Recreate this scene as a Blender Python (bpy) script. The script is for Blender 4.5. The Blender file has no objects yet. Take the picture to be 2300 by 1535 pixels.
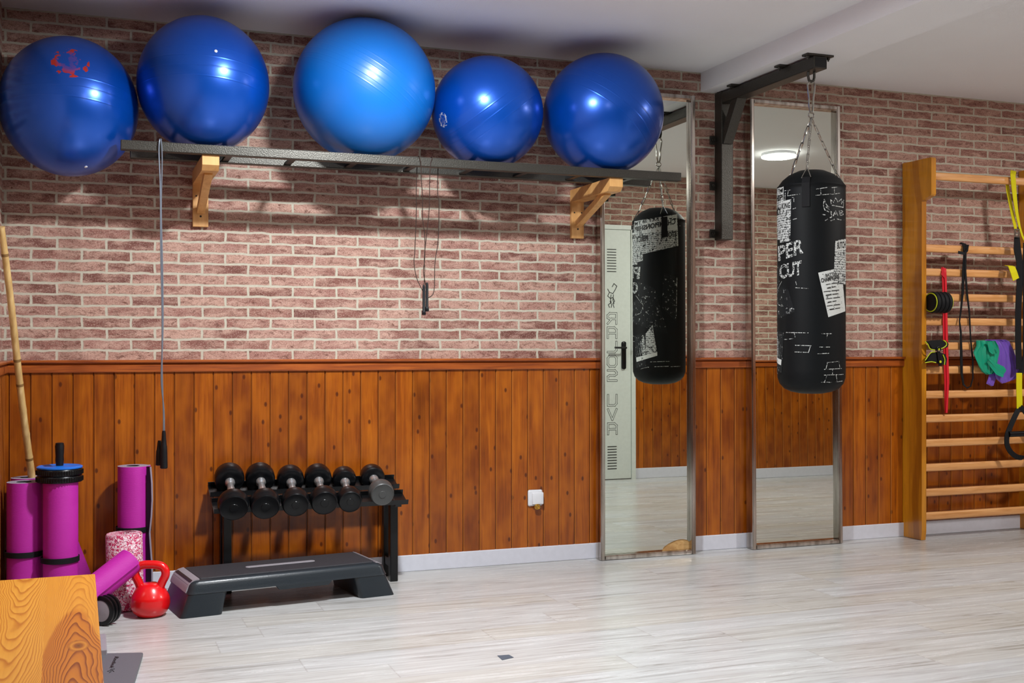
import bpy, bmesh, math, random
from mathutils import Vector, Matrix, noise
random.seed(4)
S = bpy.context.scene
COL = S.collection

# ------------------------------------------------------------------ camera
YAW, F, SY, D, HC = .3567, 2571., 8.9, 5.16, 1.05
cam = bpy.data.cameras.new('camera')
cam.sensor_width = 36; cam.lens = 36*F/2300; cam.shift_y = SY/2300
cam.clip_start = .05
co = bpy.data.objects.new('camera', cam); COL.objects.link(co)
co.location = (0, -D, HC); co.rotation_euler = (math.pi/2, 0, -YAW)
S.camera = co
# ------------------------------------------------------------------ world + exposure
w = bpy.data.worlds.new('world'); S.world = w; w.use_nodes = True
w.node_tree.nodes['Background'].inputs[0].default_value = (.6, .65, .75, 1)
w.node_tree.nodes['Background'].inputs[1].default_value = .1
S.view_settings.view_transform = 'Standard'; S.view_settings.look = 'None'
S.view_settings.exposure = 0.08; S.view_settings.gamma = 1; S.view_settings.use_curve_mapping = False
# ------------------------------------------------------------------ lamps of the room (round ceiling panels)
LAMPS = [  # x, y, watts, colour
    (1.08, -1.62, 82, (.93, .97, 1)),
    (4.60, -1.85, 38, (1, .97, .93)),
    (1.35, -3.35, 15, (.95, .98, 1)),
    (6.7, -1.9, 8, (1, .95, .9)),
]
CEIL = 2.448
def lamp_light(x, y, wt, c):
    l = bpy.data.lights.new('ceiling_lamp_light', 'AREA'); l.shape = 'DISK'; l.size = .17
    l.energy = wt; l.color = c
    o = bpy.data.objects.new('ceiling_lamp_light', l); COL.objects.link(o)
    o.location = (x, y, CEIL-.031); return o
LIGHTS = [lamp_light(*a) for a in LAMPS]

# ------------------------------------------------------------------ geometry helpers
FW = Vector((math.sin(YAW), math.cos(YAW), 0)); RT = Vector((math.cos(YAW), -math.sin(YAW), 0)); CAMP = Vector((0, -D, HC))
def ray(px, py): return FW + RT*((px-1150)/F) - Vector((0, 0, 1))*((py-767.5-SY)/F)
def at(px, py, y):                       # a point of the place on the vertical plane y
    d = ray(px, py); return CAMP + d*((y+D)/d.y)
def atz(px, py, z):
    d = ray(px, py); return CAMP + d*((z-HC)/d.z)

def bm_box(bm, x0, x1, y0, y1, z0, z1, bev=0, seg=2):
    M = Matrix.Translation(((x0+x1)/2, (y0+y1)/2, (z0+z1)/2)) @ Matrix.Diagonal((abs(x1-x0), abs(y1-y0), abs(z1-z0), 1))
    r = bmesh.ops.create_cube(bm, size=1, matrix=M)
    if bev:
        es = list({e for v in r['verts'] for e in v.link_edges})
        bmesh.ops.bevel(bm, geom=es, offset=bev, segments=seg, affect='EDGES', profile=.5)
def bm_bar(bm, p, q, wx, wy, bev=0, up=Vector((0, 0, 1))):   # box beam from p to q
    p, q = Vector(p), Vector(q); d = q-p; L = d.length; d.normalize()
    if abs(d.dot(up)) > .98: up = Vector((0, 1, 0))
    s = d.cross(up).normalized(); u = s.cross(d)
    M = Matrix((s, u, d)).transposed().to_4x4(); M.translation = (p+q)/2
    r = bmesh.ops.create_cube(bm, size=1, matrix=M @ Matrix.Diagonal((wx, wy, L, 1)))
    if bev:
        es = list({e for v in r['verts'] for e in v.link_edges})
        bmesh.ops.bevel(bm, geom=es, offset=bev, segments=2, affect='EDGES', profile=.5)
def frame_of(d):
    d = d.normalized(); up = Vector((0, 0, 1)) if abs(d.z) < .9 else Vector((0, 1, 0))
    s = d.cross(up).normalized(); return s, s.cross(d).normalized()
def bm_tube(bm, pts, r, n=10, closed=False, caps=True):
    pts = [Vector(p) for p in pts]; m = len(pts); rings = []
    rr = r if isinstance(r, (list, tuple)) else [r]*m
    ps = None
    for i, p in enumerate(pts):
        a = pts[(i-1) % m] if (closed or i) else pts[0]; b = pts[(i+1) % m] if (closed or i < m-1) else pts[-1]
        d = (b-a).normalized()
        if ps is None: s, u = frame_of(d)
        else:
            s = (ps-d*ps.dot(d)).normalized(); u = s.cross(d)
        ps = s
        rings.append([bm.verts.new(p+(s*math.cos(t)+u*math.sin(t))*rr[i]) for t in [2*math.pi*k/n for k in range(n)]])
    for i in range(m if closed else m-1):
        A, B = rings[i], rings[(i+1) % m]
        for k in range(n): bm.faces.new((A[k], A[(k+1) % n], B[(k+1) % n], B[k]))
    if caps and not closed:
        bm.faces.new(rings[0]); bm.faces.new(rings[-1])
def bm_lathe(bm, prof, origin=(0, 0, 0), axis=(0, 0, 1), n=40):   # prof: (radius, height) pairs
    o = Vector(origin); ax = Vector(axis).normalized(); s, u = frame_of(ax)
    rings = []
    for r, h in prof:
        if r < 1e-6: rings.append([bm.verts.new(o+ax*h)])
        else: rings.append([bm.verts.new(o+ax*h+(s*math.cos(t)+u*math.sin(t))*r) for t in [2*math.pi*k/n for k in range(n)]])
    for A, B in zip(rings, rings[1:]):
        for k in range(n):
            a, b = A[k % len(A)], A[(k+1) % len(A)]; c, d = B[(k+1) % len(B)], B[k % len(B)]
            vs = []
            for v in (a, b, c, d):
                if v not in vs: vs.append(v)
            if len(vs) > 2: bm.faces.new(vs)
def bm_prism(bm, pts, off):            # polygon (3D points) extruded by the vector off
    off = Vector(off); A = [bm.verts.new(Vector(p)) for p in pts]; B = [bm.verts.new(Vector(p)+off) for p in pts]
    bm.faces.new(A); bm.faces.new(B[::-1])
    for i in range(len(A)): j = (i+1) % len(A); bm.faces.new((A[j], A[i], B[i], B[j]))
def bm_ribbon(bm, pts, wid, th=.002, wdir=None):   # flat strap following pts
    pts = [Vector(p) for p in pts]; rows = []
    for i, p in enumerate(pts):
        d = (pts[min(i+1, len(pts)-1)]-pts[max(i-1, 0)]).normalized()
        wd = Vector(wdir[i] if isinstance(wdir, list) else (wdir or (1, 0, 0))); wd = (wd-d*wd.dot(d)).normalized()
        nn = d.cross(wd); ww = (wid[i] if isinstance(wid, list) else wid)/2
        rows.append([bm.verts.new(p+wd*a*ww+nn*b*th/2) for a, b in ((-1, -1), (1, -1), (1, 1), (-1, 1))])
    for A, B in zip(rows, rows[1:]):
        for k in range(4): bm.faces.new((A[k], A[(k+1) % 4], B[(k+1) % 4], B[k]))
    bm.faces.new(rows[0]); bm.faces.new(rows[-1][::-1])
def bm_sheet(bm, L, R, n=16, th=.0015, rip=.006, freq=5, seed=0, ys=0):   # thick cloth between two rails of points
    rows = []
    for i in range(len(L)):
        row = []
        for k in range(n+1):
            t = k/n; p = Vector(L[i]).lerp(Vector(R[i]), t)
            o = rip*(math.sin(t*freq*6.28+i*.5+seed)+.6*math.sin(t*freq*9.1-i*.8+seed*2))
            o += .004*noise.noise(Vector((t*4+seed, i*.7, 3)))
            row.append(p+Vector((o*.2, -abs(o)+ys, 0)))
        rows.append(row)
    A = [[bm.verts.new(p) for p in r] for r in rows]; B = [[bm.verts.new(p+Vector((0, -th-.0005, 0))) for p in r] for r in rows]
    m = len(rows)
    for i in range(m-1):
        for k in range(n):
            bm.faces.new((A[i][k], A[i][k+1], A[i+1][k+1], A[i+1][k])); bm.faces.new((B[i][k+1], B[i][k], B[i+1][k], B[i+1][k+1]))
        for k, s in ((0, 1), (n, -1)): bm.faces.new((A[i][k], A[i+1][k], B[i+1][k], B[i][k]))
    for i in (0, m-1):
        for k in range(n): bm.faces.new((A[i][k], A[i][k+1], B[i][k+1], B[i][k]))
def smooth_path(pts, k=6):
    pts = [Vector(p) for p in pts]; out = []
    P = [pts[0]*2-pts[1]]+pts+[pts[-1]*2-pts[-2]]
    for i in range(1, len(P)-2):
        for j in range(k):
            t = j/k; a, b, c, d = P[i-1:i+3]
            out.append(.5*((2*b)+(c-a)*t+(2*a-5*b+4*c-d)*t*t+(3*b-a-3*c+d)*t**3))
    out.append(pts[-1]); return out

def obj(name, bm, m, parent=None, smooth=False, ang=40):
    bmesh.ops.recalc_face_normals(bm, faces=bm.faces)
    me = bpy.data.meshes.new(name)
    if smooth:
        for f in bm.faces: f.smooth = True
        for e in bm.edges:
            if len(e.link_faces) == 2 and e.calc_face_angle(0) > math.radians(ang): e.smooth = False
    bm.to_mesh(me); bm.free()
    o = bpy.data.objects.new(name, me); COL.objects.link(o)
    for x in (m if isinstance(m, (list, tuple)) else [m]): me.materials.append(x)
    if parent:
        M = Matrix.Identity(4); q = parent
        while q: M = (Matrix.Translation(q.location) @ q.rotation_euler.to_matrix().to_4x4()) @ M; q = q.parent
        me.transform(M.inverted()); o.parent = parent
    return o
def B(): return bmesh.new()
def tag(o, label, cat, group=None):
    o['label'] = label; o['category'] = cat
    if group: o['group'] = group
    return o
def thing(name, label, cat, loc, group=None):
    o = bpy.data.objects.new(name, None); COL.objects.link(o); o.location = loc; o.empty_display_size = .05
    return tag(o, label, cat, group)
def struct(name, bm, m, smooth=False):
    o = obj(name, bm, m, None, smooth); o['kind'] = 'structure'; return o
def recentre(o):                        # put a one-mesh thing's origin at its base
    vs = [v.co for v in o.data.vertices]
    c = Vector((sum(v.x for v in vs)/len(vs), sum(v.y for v in vs)/len(vs), min(v.z for v in vs)))
    o.data.transform(Matrix.Translation(-c)); o.location = c; return o

# ------------------------------------------------------------------ material helpers
def srgb(r, g, b):
    f = lambda c: (c/255/12.92 if c <= 10 else ((c/255+.055)/1.055)**2.4)
    return (f(r), f(g), f(b), 1)
class MT:
    def __init__(s, name, base=(.5, .5, .5, 1), rough=.5, metal=0, spec=.5, coat=0, coatr=.1, sheen=0):
        s.m = bpy.data.materials.new(name); s.m.use_nodes = True; s.t = s.m.node_tree; s.b = s.t.nodes['Principled BSDF']
        i = s.b.inputs; i['Base Color'].default_value = base; i['Roughness'].default_value = rough; i['Metallic'].default_value = metal
        i['Specular IOR Level'].default_value = spec; i['Coat Weight'].default_value = coat; i['Coat Roughness'].default_value = coatr
        i['Sheen Weight'].default_value = sheen
    def n(s, typ, ins=None, **kw):
        x = s.t.nodes.new('ShaderNode'+typ)
        for k, v in kw.items(): setattr(x, k, v)
        for k, v in (ins or {}).items():
            if hasattr(v, 'is_output') or isinstance(v, bpy.types.NodeSocket): s.t.links.new(v, x.inputs[k])
            else: x.inputs[k].default_value = v
        return x
    def math(s, op, a, b=0., c=0.):
        return s.n('Math', {0: a, 1: b, 2: c}, operation=op).outputs[0]
    def mix(s, fac, a, b, blend='MIX'):
        x = s.n('Mix', None, data_type='RGBA', blend_type=blend)
        for k, v in ((0, fac), (6, a), (7, b)):
            if isinstance(v, bpy.types.NodeSocket): s.t.links.new(v, x.inputs[k])
            else: x.inputs[k].default_value = v
        return x.outputs[2]
    def ramp(s, fac, stops, interp='LINEAR'):
        x = s.n('ValToRGB', {0: fac}); e = x.color_ramp.elements; x.color_ramp.interpolation = interp
        e[0].position, e[0].color = stops[0]; e[1].position, e[1].color = stops[-1]
        for p, c in stops[1:-1]: q = e.new(p); q.color = c
        return x.outputs[0]
    def coord(s): return s.n('TexCoord').outputs['Object']
    def noise(s, vec, scale, detail=2, rough=.5, dist=0):
        return s.n('TexNoise', {'Vector': vec, 'Scale': scale, 'Detail': detail, 'Roughness': rough, 'Distortion': dist}).outputs[0]
    def map(s, vec, scale=(1, 1, 1), loc=(0, 0, 0)):
        return s.n('Mapping', {'Vector': vec, 'Scale': scale, 'Location': loc}).outputs[0]
    def sep(s, vec): x = s.n('SeparateXYZ', {0: vec}); return x.outputs
    def comb(s, x=0., y=0., z=0.): return s.n('CombineXYZ', {0: x, 1: y, 2: z}).outputs[0]
    def col(s, v): s.t.links.new(v, s.b.inputs['Base Color']); return s
    def inp(s, k, v): s.t.links.new(v, s.b.inputs[k])
    def bump(s, h, strength=.3, dist=.01):
        x = s.n('Bump', {'Height': h, 'Strength': strength, 'Distance': dist}); s.inp('Normal', x.outputs[0]); return s
g1 = lambda v: (v, v, v, 1)

def brick_mat(name, axis):
    t = MT(name, rough=.75, spec=.25)
    P = t.coord(); x, y, z = t.sep(P)
    u = x if axis == 'x' else y
    uv0 = t.comb(u, z, 0.)
    nz = t.n('TexNoise', {'Vector': uv0, 'Scale': 16., 'Detail': 3.}).outputs[1]
    off = t.n('VectorMath', {0: nz, 1: (.5, .5, .5)}, operation='SUBTRACT').outputs[0]
    off = t.n('VectorMath', {0: off, 3: .014}, operation='SCALE').outputs[0]
    uv = t.n('VectorMath', {0: uv0, 1: off}, operation='ADD').outputs[0]
    uv = t.n('VectorMath', {0: uv, 1: (BRX, .0472*40-1.0294, 0)}, operation='ADD').outputs[0]
    br = t.n('TexBrick', {'Vector': uv, 'Color1': g1(0), 'Color2': g1(1), 'Mortar': g1(.5), 'Scale': 1., 'Mortar Size': .0064, 'Mortar Smooth': .5,
                          'Bias': 0., 'Brick Width': .197, 'Row Height': .0472}, offset=.5, offset_frequency=2, squash=1., squash_frequency=1)
    rnd = t.sep(br.outputs[0])[0]; mort = br.outputs[1]
    a = t.ramp(rnd, [(0, srgb(112, 70, 64)), (.25, srgb(138, 92, 82)), (.6, srgb(160, 116, 106)), (1, srgb(186, 148, 132))])
    big = t.noise(t.map(uv0, (9, 24, 1)), 1., 4, .65)
    a = t.mix(t.ramp(big, [(.42, g1(0)), (.62, g1(.85))]), a, srgb(196, 160, 144))
    drk = t.noise(t.map(uv0, (30, 60, 1), (5, 3, 0)), 1., 5, .75, 1.)
    a = t.mix(t.ramp(drk, [(.34, g1(.9)), (.5, g1(0))]), a, srgb(96, 56, 46))
    sp = t.noise(t.map(uv0, (170, 330, 1)), 1., 3, .7)
    a = t.mix(t.ramp(sp, [(.36, g1(.75)), (.5, g1(0))]), a, srgb(106, 64, 52))
    sp2 = t.noise(t.map(uv0, (1, 1, 1), (7, 7, 0)), 190., 3, .7)
    a = t.mix(t.ramp(sp2, [(.52, g1(0)), (.66, g1(.45))]), a, srgb(212, 188, 172))
    mc = t.mix(t.noise(uv0, 60., 3), srgb(168, 162, 146), srgb(204, 198, 180))
    t.col(t.mix(mort, a, mc))
    h = t.math('SUBTRACT', t.math('MULTIPLY', sp, .25), t.math('MULTIPLY', mort, .5))
    t.bump(h, .25, .004)
    return t.m
BRX = .197*20.5-.3798
M_brick = brick_mat('brick_wallpaper', 'x'); M_brick_side = brick_mat('brick_wallpaper_side', 'y')

def panel_mat(name, axis, k=1.0):
    t = MT(name, rough=.3, spec=.45, coat=.25, coatr=.2)
    x, y, z = t.sep(t.coord()); u = x if axis == 'x' else y
    uu = t.math('DIVIDE', t.math('SUBTRACT', u, .1963-8.2), .082)
    idx = t.math('FLOOR', uu); fr = t.math('FRACT', uu)
    wn = t.n('TexWhiteNoise', {'W': idx}, noise_dimensions='1D').outputs[0]
    v = t.comb(u, t.math('ADD', z, t.math('MULTIPLY', wn, 40.)), idx)
    gr = t.noise(t.map(v, (38, 2.2, 1)), 1., 4, .6, .6)
    c = t.ramp(gr, [(.25, srgb(108*k, 46*k, 3)), (.5, srgb(150*k, 74*k, 5)), (.75, srgb(182*k, 100*k, 12))])
    c = t.mix(t.math('MULTIPLY', wn, .65), c, srgb(98*k, 40*k, 5))
    fine = t.noise(t.map(v, (160, 5, 1)), 1., 3, .6)
    c = t.mix(t.ramp(fine, [(.3, g1(.35)), (.55, g1(0))]), c, srgb(90, 36, 6))
    bl = t.noise(t.map(v, (12, 6, 1), (3, 1, 0)), 1., 2)
    c = t.mix(t.ramp(bl, [(.4, g1(0)), (.7, g1(.4))]), c, srgb(186, 104, 16))
    vo = t.n('TexVoronoi', {'Vector': t.map(v, (13, 7.5, 1)), 'Scale': 1., 'Randomness': 1.}, voronoi_dimensions='2D')
    kn = t.ramp(vo.outputs['Distance'], [(0, g1(1)), (.06, g1(.9)), (.10, g1(0))])
    hit = t.math('GREATER_THAN', t.sep(vo.outputs['Color'])[0], .5)
    c = t.mix(t.math('MULTIPLY', t.math('MULTIPLY', kn, hit), .85), c, srgb(66, 22, 6))
    ed = t.math('MINIMUM', fr, t.math('SUBTRACT', 1., fr))
    c = t.mix(t.ramp(fr, [(.022, g1(0)), (.03, g1(.5)), (.05, g1(.5)), (.06, g1(0))]), c, srgb(206, 134, 66)); c = t.mix(t.ramp(ed, [(0, g1(.8)), (.03, g1(0))]), c, srgb(46, 18, 5))  # pale line on one side of each groove: edge highlight painted into the colour
    t.col(c); t.bump(gr, .06, .002)
    t.inp('Roughness', t.math('ADD', t.math('MULTIPLY', fine, .18), .22))
    return t.m
M_panel = panel_mat('varnished_pine_panelling', 'x'); M_panel_side = panel_mat('varnished_pine_panelling_side', 'y')

def wood(name, c0, c1, c2, sc=(3, 60, 60), rough=.4, coat=.2, dist=.8):
    t = MT(name, rough=rough, coat=coat, coatr=.2)
    n = t.noise(t.map(t.coord(), sc), 1., 4, .6, dist)
    t.col(t.ramp(n, [(.28, c0), (.5, c1), (.72, c2)])); t.bump(n, .05, .002); return t.m
M_cap = wood('varnished_rail_wood', srgb(112, 48, 12), srgb(150, 72, 18), srgb(176, 92, 28))
M_pine = wood('raw_pine', srgb(196, 142, 80), srgb(216, 164, 100), srgb(228, 182, 118), (18, 18, 4), .5, .1)
M_rung = wood('beech_rung', srgb(194, 132, 74), srgb(216, 156, 96), srgb(228, 172, 112), (4, 60, 60), .35, .3)
def upright_mat():
    t = MT('varnished_upright', rough=.3, coat=.4, coatr=.15)
    P = t.coord(); x, y, z = t.sep(P)
    wv = t.n('TexNoise', {'Vector': t.map(P, (1, 2, 1.3)), 'Scale': 1., 'Detail': 2.}).outputs[0]
    s = t.math('ADD', t.math('MULTIPLY', y, 7.), t.math('MULTIPLY', wv, 1.6))
    band = t.ramp(t.math('PINGPONG', s, 1.), [(.30, g1(0)), (.36, g1(1)), (.62, g1(1)), (.7, g1(0))])
    fine = t.noise(t.map(P, (60, 60, 4)), 1., 4, .6, .7)
    c = t.mix(t.math('MULTIPLY', band, .55), srgb(204, 136, 24), srgb(148, 84, 12))
    c = t.mix(t.ramp(fine, [(.35, g1(.35)), (.6, g1(0))]), c, srgb(132, 74, 14))
    t.col(c); return t.m
M_upright = upright_mat()
def bench_mat():
    t = MT('bench_pine', rough=.35, coat=.3, coatr=.2)
    P = t.n('NewGeometry').outputs['Position']; x, y, z = t.sep(P)
    left = t.math('LESS_THAN', t.math('ADD', x, t.math('MULTIPLY', y, .02)), -.1326)
    def grain(loc, b, cx, amp, per):
        n1 = t.math('SUBTRACT', t.noise(t.map(P, (14, 3.0, 1), loc), 1., 2, .5), .5)
        n2 = t.math('SUBTRACT', t.noise(t.map(P, (45, 9, 1), loc), 1., 2, .5), .5)
        xx = t.math('ADD', t.math('SUBTRACT', x, cx), t.math('MULTIPLY', n1, .05)); v = t.math('ADD', y, t.math('MULTIPLY', t.math('MULTIPLY', xx, xx), b))
        v = t.math('ADD', v, t.math('ADD', t.math('MULTIPLY', n1, amp), t.math('MULTIPLY', n2, .035)))
        return t.math('FRACT', t.math('DIVIDE', t.math('ADD', v, 20.), per)), v
    a, _ = grain((1, 2, 0), 240., -.014, .10, .088)
    b, _ = grain((6, 3, 0), -240., -.140, .30, .10)
    ca = t.ramp(a, [(0, srgb(196, 120, 30)), (.55, srgb(186, 108, 26)), (.82, srgb(128, 58, 8)), (.92, srgb(118, 48, 6)), (1, srgb(196, 120, 30))])
    cp = t.ramp(a, [(0, srgb(216, 150, 50)), (.6, srgb(212, 144, 46)), (.88, srgb(186, 114, 26)), (1, srgb(216, 150, 50))])
    cb = t.ramp(b, [(0, srgb(222, 160, 60)), (.55, srgb(214, 148, 50)), (.86, srgb(176, 102, 20)), (1, srgb(222, 160, 60))])
    d = t.n('VectorMath', {0: t.comb(t.math('MULTIPLY', t.math('ADD', x, .013), 1.1), t.math('MULTIPLY', t.math('ADD', y, 2.715), .5), 0.)}, operation='LENGTH').outputs[1]
    kn = t.ramp(t.math('PINGPONG', t.math('MULTIPLY', d, 130.), 1.), [(0, srgb(206, 136, 44)), (1, srgb(128, 60, 10))])
    ca = t.mix(t.ramp(d, [(.018, g1(1)), (.026, g1(0))]), ca, kn); ca = t.mix(t.ramp(d, [(.003, g1(1)), (.006, g1(0))]), ca, srgb(70, 26, 6))
    xm = t.math('ADD', x, .022); n3 = t.math('MULTIPLY', t.math('SUBTRACT', t.noise(t.map(P, (20, 6, 1)), 1., 2), .5), .12)
    lim = t.math('ADD', t.math('ADD', y, t.math('MULTIPLY', t.math('MULTIPLY', xm, xm), 130.)), n3)
    pale = t.n('MapRange', {0: lim, 1: -2.40, 2: -2.34, 3: 0., 4: 1.}).outputs[0]
    c = t.mix(left, t.mix(pale, ca, cp), cb)
    sm = t.noise(t.map(P, (120, 4, 60)), 1., 3)
    c = t.mix(t.ramp(sm, [(.3, g1(.25)), (.6, g1(0))]), c, srgb(180, 112, 34))
    t.col(c); return t.m
M_bench = bench_mat()
def floor_mat():
    t = MT('pale_laminate', rough=.3, spec=.6)
    P = t.coord(); x, y, z = t.sep(P)
    row = t.math('FLOOR', t.math('DIVIDE', y, .165)); fy = t.math('FRACT', t.math('DIVIDE', y, .165))
    r1 = t.n('TexWhiteNoise', {'W': row}, noise_dimensions='1D').outputs[0]
    xs = t.math('ADD', t.math('DIVIDE', x, 1.25), r1)
    colm = t.math('FLOOR', xs); fx = t.math('FRACT', xs)
    wn = t.n('TexWhiteNoise', {'Vector': t.comb(row, colm, 0.)}, noise_dimensions='2D')
    v = t.comb(t.math('ADD', x, t.math('MULTIPLY', wn.outputs[0], 30.)), y, row)
    gr = t.noise(t.map(v, (2.2, 32, 1)), 1., 5, .62, .8)
    c = t.ramp(gr, [(.28, srgb(112, 108, 102)), (.42, srgb(168, 168, 166)), (.6, srgb(190, 191, 191)), (.8, srgb(204, 205, 206))])
    tint = t.mix(wn.outputs[0], srgb(178, 172, 158), srgb(190, 193, 197))
    c = t.mix(.38, c, tint)
    st = t.noise(t.map(v, (5, 90, 1), (3, 9, 0)), 1., 4, .7, 1.5)
    spot = t.noise(t.map(v, (1.6, 5, 1), (8, 2, 0)), 1., 2)
    m = t.math('MULTIPLY', t.ramp(st, [(.3, g1(1)), (.46, g1(0))]), t.ramp(spot, [(.48, g1(0)), (.62, g1(1))]))
    c = t.mix(t.math('MULTIPLY', m, .75), c, srgb(112, 104, 94))
    ed = t.math('MINIMUM', t.math('MULTIPLY', t.math('MINIMUM', fy, t.math('SUBTRACT', 1., fy)), .165), t.math('MULTIPLY', t.math('MINIMUM', fx, t.math('SUBTRACT', 1., fx)), 1.25))
    c = t.mix(t.ramp(ed, [(0, g1(.4)), (.002, g1(0))]), c, srgb(136, 132, 126))
    t.col(c); t.bump(gr, .04, .001)
    t.inp('Roughness', t.math('ADD', t.math('MULTIPLY', gr, .12), .20))
    return t.m
M_floor = floor_mat()
def ceil_mat():
    t = MT('white_textured_ceiling', rough=.85, spec=.2)
    P = t.coord(); n = t.noise(P, 160., 3, .6); t.col(t.mix(t.noise(P, 3., 2), srgb(236, 237, 240), srgb(242, 243, 245)))
    t.bump(n, .4, .003); return t.m
M_ceil = ceil_mat()
def plain(name, c, rough=.5, metal=0, spec=.5, coat=0, bumpsc=0, bstr=.1, var=None, coatr=.1):
    t = MT(name, c, rough, metal, spec, coat, coatr)
    P = t.coord(); n = t.noise(P, bumpsc or 40., 3)
    v = var or [x*.86 for x in c[:3]]+[1]
    t.col(t.mix(n, c, tuple(v)))
    if bumpsc: t.bump(n, bstr, .002)
    return t.m
M_skirt = plain('white_skirting', srgb(214, 216, 226), .4)
M_chrome = MT('worn_chrome', srgb(200, 192, 184), .16, 1.0); _c = M_chrome.noise(M_chrome.map(M_chrome.coord(), (30, 30, 3)), 1., 3)
M_chrome.col(M_chrome.ramp(_c, [(.3, srgb(150, 140, 130)), (.6, srgb(212, 205, 198))])); M_chrome = M_chrome.m
M_mirror = MT('mirror_silver', srgb(226, 232, 222), .003, 1.0); M_mirror.col(M_mirror.mix(M_mirror.noise(M_mirror.coord(), 2.), srgb(224, 231, 222), srgb(228, 234, 226))); M_mirror = M_mirror.m
M_back = wood('mirror_backing_board', srgb(150, 110, 62), srgb(186, 146, 92), srgb(200, 164, 110), (20, 20, 40), .8, 0)
M_blk = plain('black_steel', srgb(14, 15, 17), .32, 0, .4)
M_hammer = plain('hammered_dark_steel', srgb(84, 82, 76), .36, .6, .5, 0, 200., .45, srgb(52, 50, 46))
M_zinc = plain('zinc_chain', srgb(178, 176, 168), .25, 1.0)
M_rubber = plain('black_rubber', srgb(11, 13, 16), .3, 0, .3)
M_rubber_grey = plain('worn_grey_rubber', srgb(64, 66, 66), .42, 0, .5, 0, 300., .1)
M_grip = plain('chromed_grip', srgb(214, 214, 214), .3, .85)
M_plastic_blk = plain('black_plastic', srgb(14, 16, 20), .38, 0, .35)
M_white = plain('white_plastic', srgb(224, 226, 230), .35)
M_brass = plain('brass_screw_hook', srgb(206, 160, 74), .25, .9)
M_red = plain('red_vinyl', srgb(226, 14, 22), .28, 0, .5, .3)
M_blue = plain('blue_wheel_plastic', srgb(20, 110, 214), .35)
M_yellow = plain('yellow_webbing', srgb(214, 204, 10), .7, 0, .3, 0, 300., .2)
M_lime = plain('lime_piping', srgb(196, 210, 24), .6)
M_webb = plain('black_webbing', srgb(11, 13, 17), .7, 0, .3, 0, 300., .2)
M_redband = plain('red_latex', srgb(216, 32, 48), .4)
M_green = plain('green_latex_band', srgb(14, 156, 122), .35, 0, .5, .2)
M_purple = plain('purple_latex_band', srgb(118, 84, 188), .35, 0, .5, .2)
M_cable = plain('grey_coated_cable', srgb(112, 120, 132), .35, .3)
M_cord = plain('dark_skipping_cord', srgb(46, 30, 24), .45)
M_door = plain('white_painted_steel', srgb(212, 218, 212), .4)
M_ink = plain('black_print', srgb(22, 22, 22), .6)
M_printw = plain('white_print', srgb(206, 210, 208), .7)
M_foamgrey = plain('grey_step_plastic', srgb(96, 97, 103), .5, 0, .4, 0, 200., .1)
M_lightgrey = plain('light_grey_plastic', srgb(150, 146, 152), .45)
M_slate = plain('slate_step_plastic', srgb(33, 41, 47), .36, 0, .45, .1, 220., .2)
M_stepmat = plain('worn_black_rubber_mat', srgb(42, 42, 46), .6, 0, .3, 0, 160., .4, srgb(60, 58, 62))
M_sticker = plain('grey_sticker', srgb(72, 80, 92), .6)
def bamboo():
    t = MT('bamboo', rough=.35, coat=.3); P = t.coord()
    n = t.noise(t.map(P, (60, 60, 3)), 1., 3); t.col(t.ramp(n, [(.3, srgb(178, 142, 84)), (.6, srgb(206, 172, 112)), (.8, srgb(222, 196, 140))])); return t.m
M_bamboo = bamboo()
def matmat():
    t = MT('magenta_foam', rough=.6, spec=.35); P = t.coord()
    wv = t.n('TexWave', {'Vector': P, 'Scale': 130., 'Distortion': 5., 'Detail': 2.}, bands_direction='Z').outputs[1]
    t.col(t.mix(t.noise(P, 6.), srgb(176, 26, 150), srgb(190, 44, 166))); t.bump(wv, .3, .001); return t.m
M_mat = matmat()
M_matend = plain('grey_foam_edge', srgb(158, 150, 166), .7)
M_matback = plain('black_mat_backing', srgb(24, 22, 34), .7)
def roller():
    t = MT('mottled_foam', rough=.65); P = t.coord()
    n = t.noise(P, 120., 3, .6, 1.2); n2 = t.noise(t.map(P, (1, 1, 1), (4, 4, 4)), 130., 3, .6, 1.2)
    c = t.ramp(n, [(.485, srgb(186, 20, 84)), (.52, srgb(226, 206, 214)), (1, srgb(238, 226, 230))])
    c = t.mix(t.ramp(n2, [(.36, g1(1)), (.41, g1(0))]), c, srgb(96, 24, 70)); t.col(c); t.bump(n, .4, .003); return t.m
M_roller = roller()
def lamp_mat():
    t = MT('lit_lamp_panel', (1, 1, 1, 1)); i = t.b.inputs; i['Emission Color'].default_value = (1, .97, .94, 1); i['Emission Strength'].default_value = 40
    return t.m
M_lamp = lamp_mat()

# ------------------------------------------------------------------ room shell
XL, XR, YB, YO, XO = -.322, 8.2, -7.6, -3.24, 3.3
WT = .15
bm = B(); bm_box(bm, XL-WT, XR+WT, YB-WT, WT, -.1, 0); struct('floor', bm, M_floor)
bm = B(); bm_box(bm, XL-WT, XR+WT, YB-WT, WT, CEIL, CEIL+.15); struct('ceiling', bm, M_ceil)
bm = B(); bm_box(bm, XL-WT, XR+WT, 0, WT, 0, CEIL); struct('wall_back', bm, M_brick)
bm = B(); bm_box(bm, XL-WT, XL, YB, 0, 0, CEIL); struct('wall_left', bm, M_brick_side)
bm = B(); bm_box(bm, XR, XR+WT, YO, 0, 0, CEIL); struct('wall_right', bm, M_brick_side)
bm = B(); bm_box(bm, XO, XR+WT, YO-WT, YO, 0, CEIL); struct('wall_opposite', bm, M_brick)
bm = B(); bm_box(bm, XO, XO+WT, YB, YO-WT, 0, CEIL); struct('wall_alcove', bm, M_brick_side)
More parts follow.
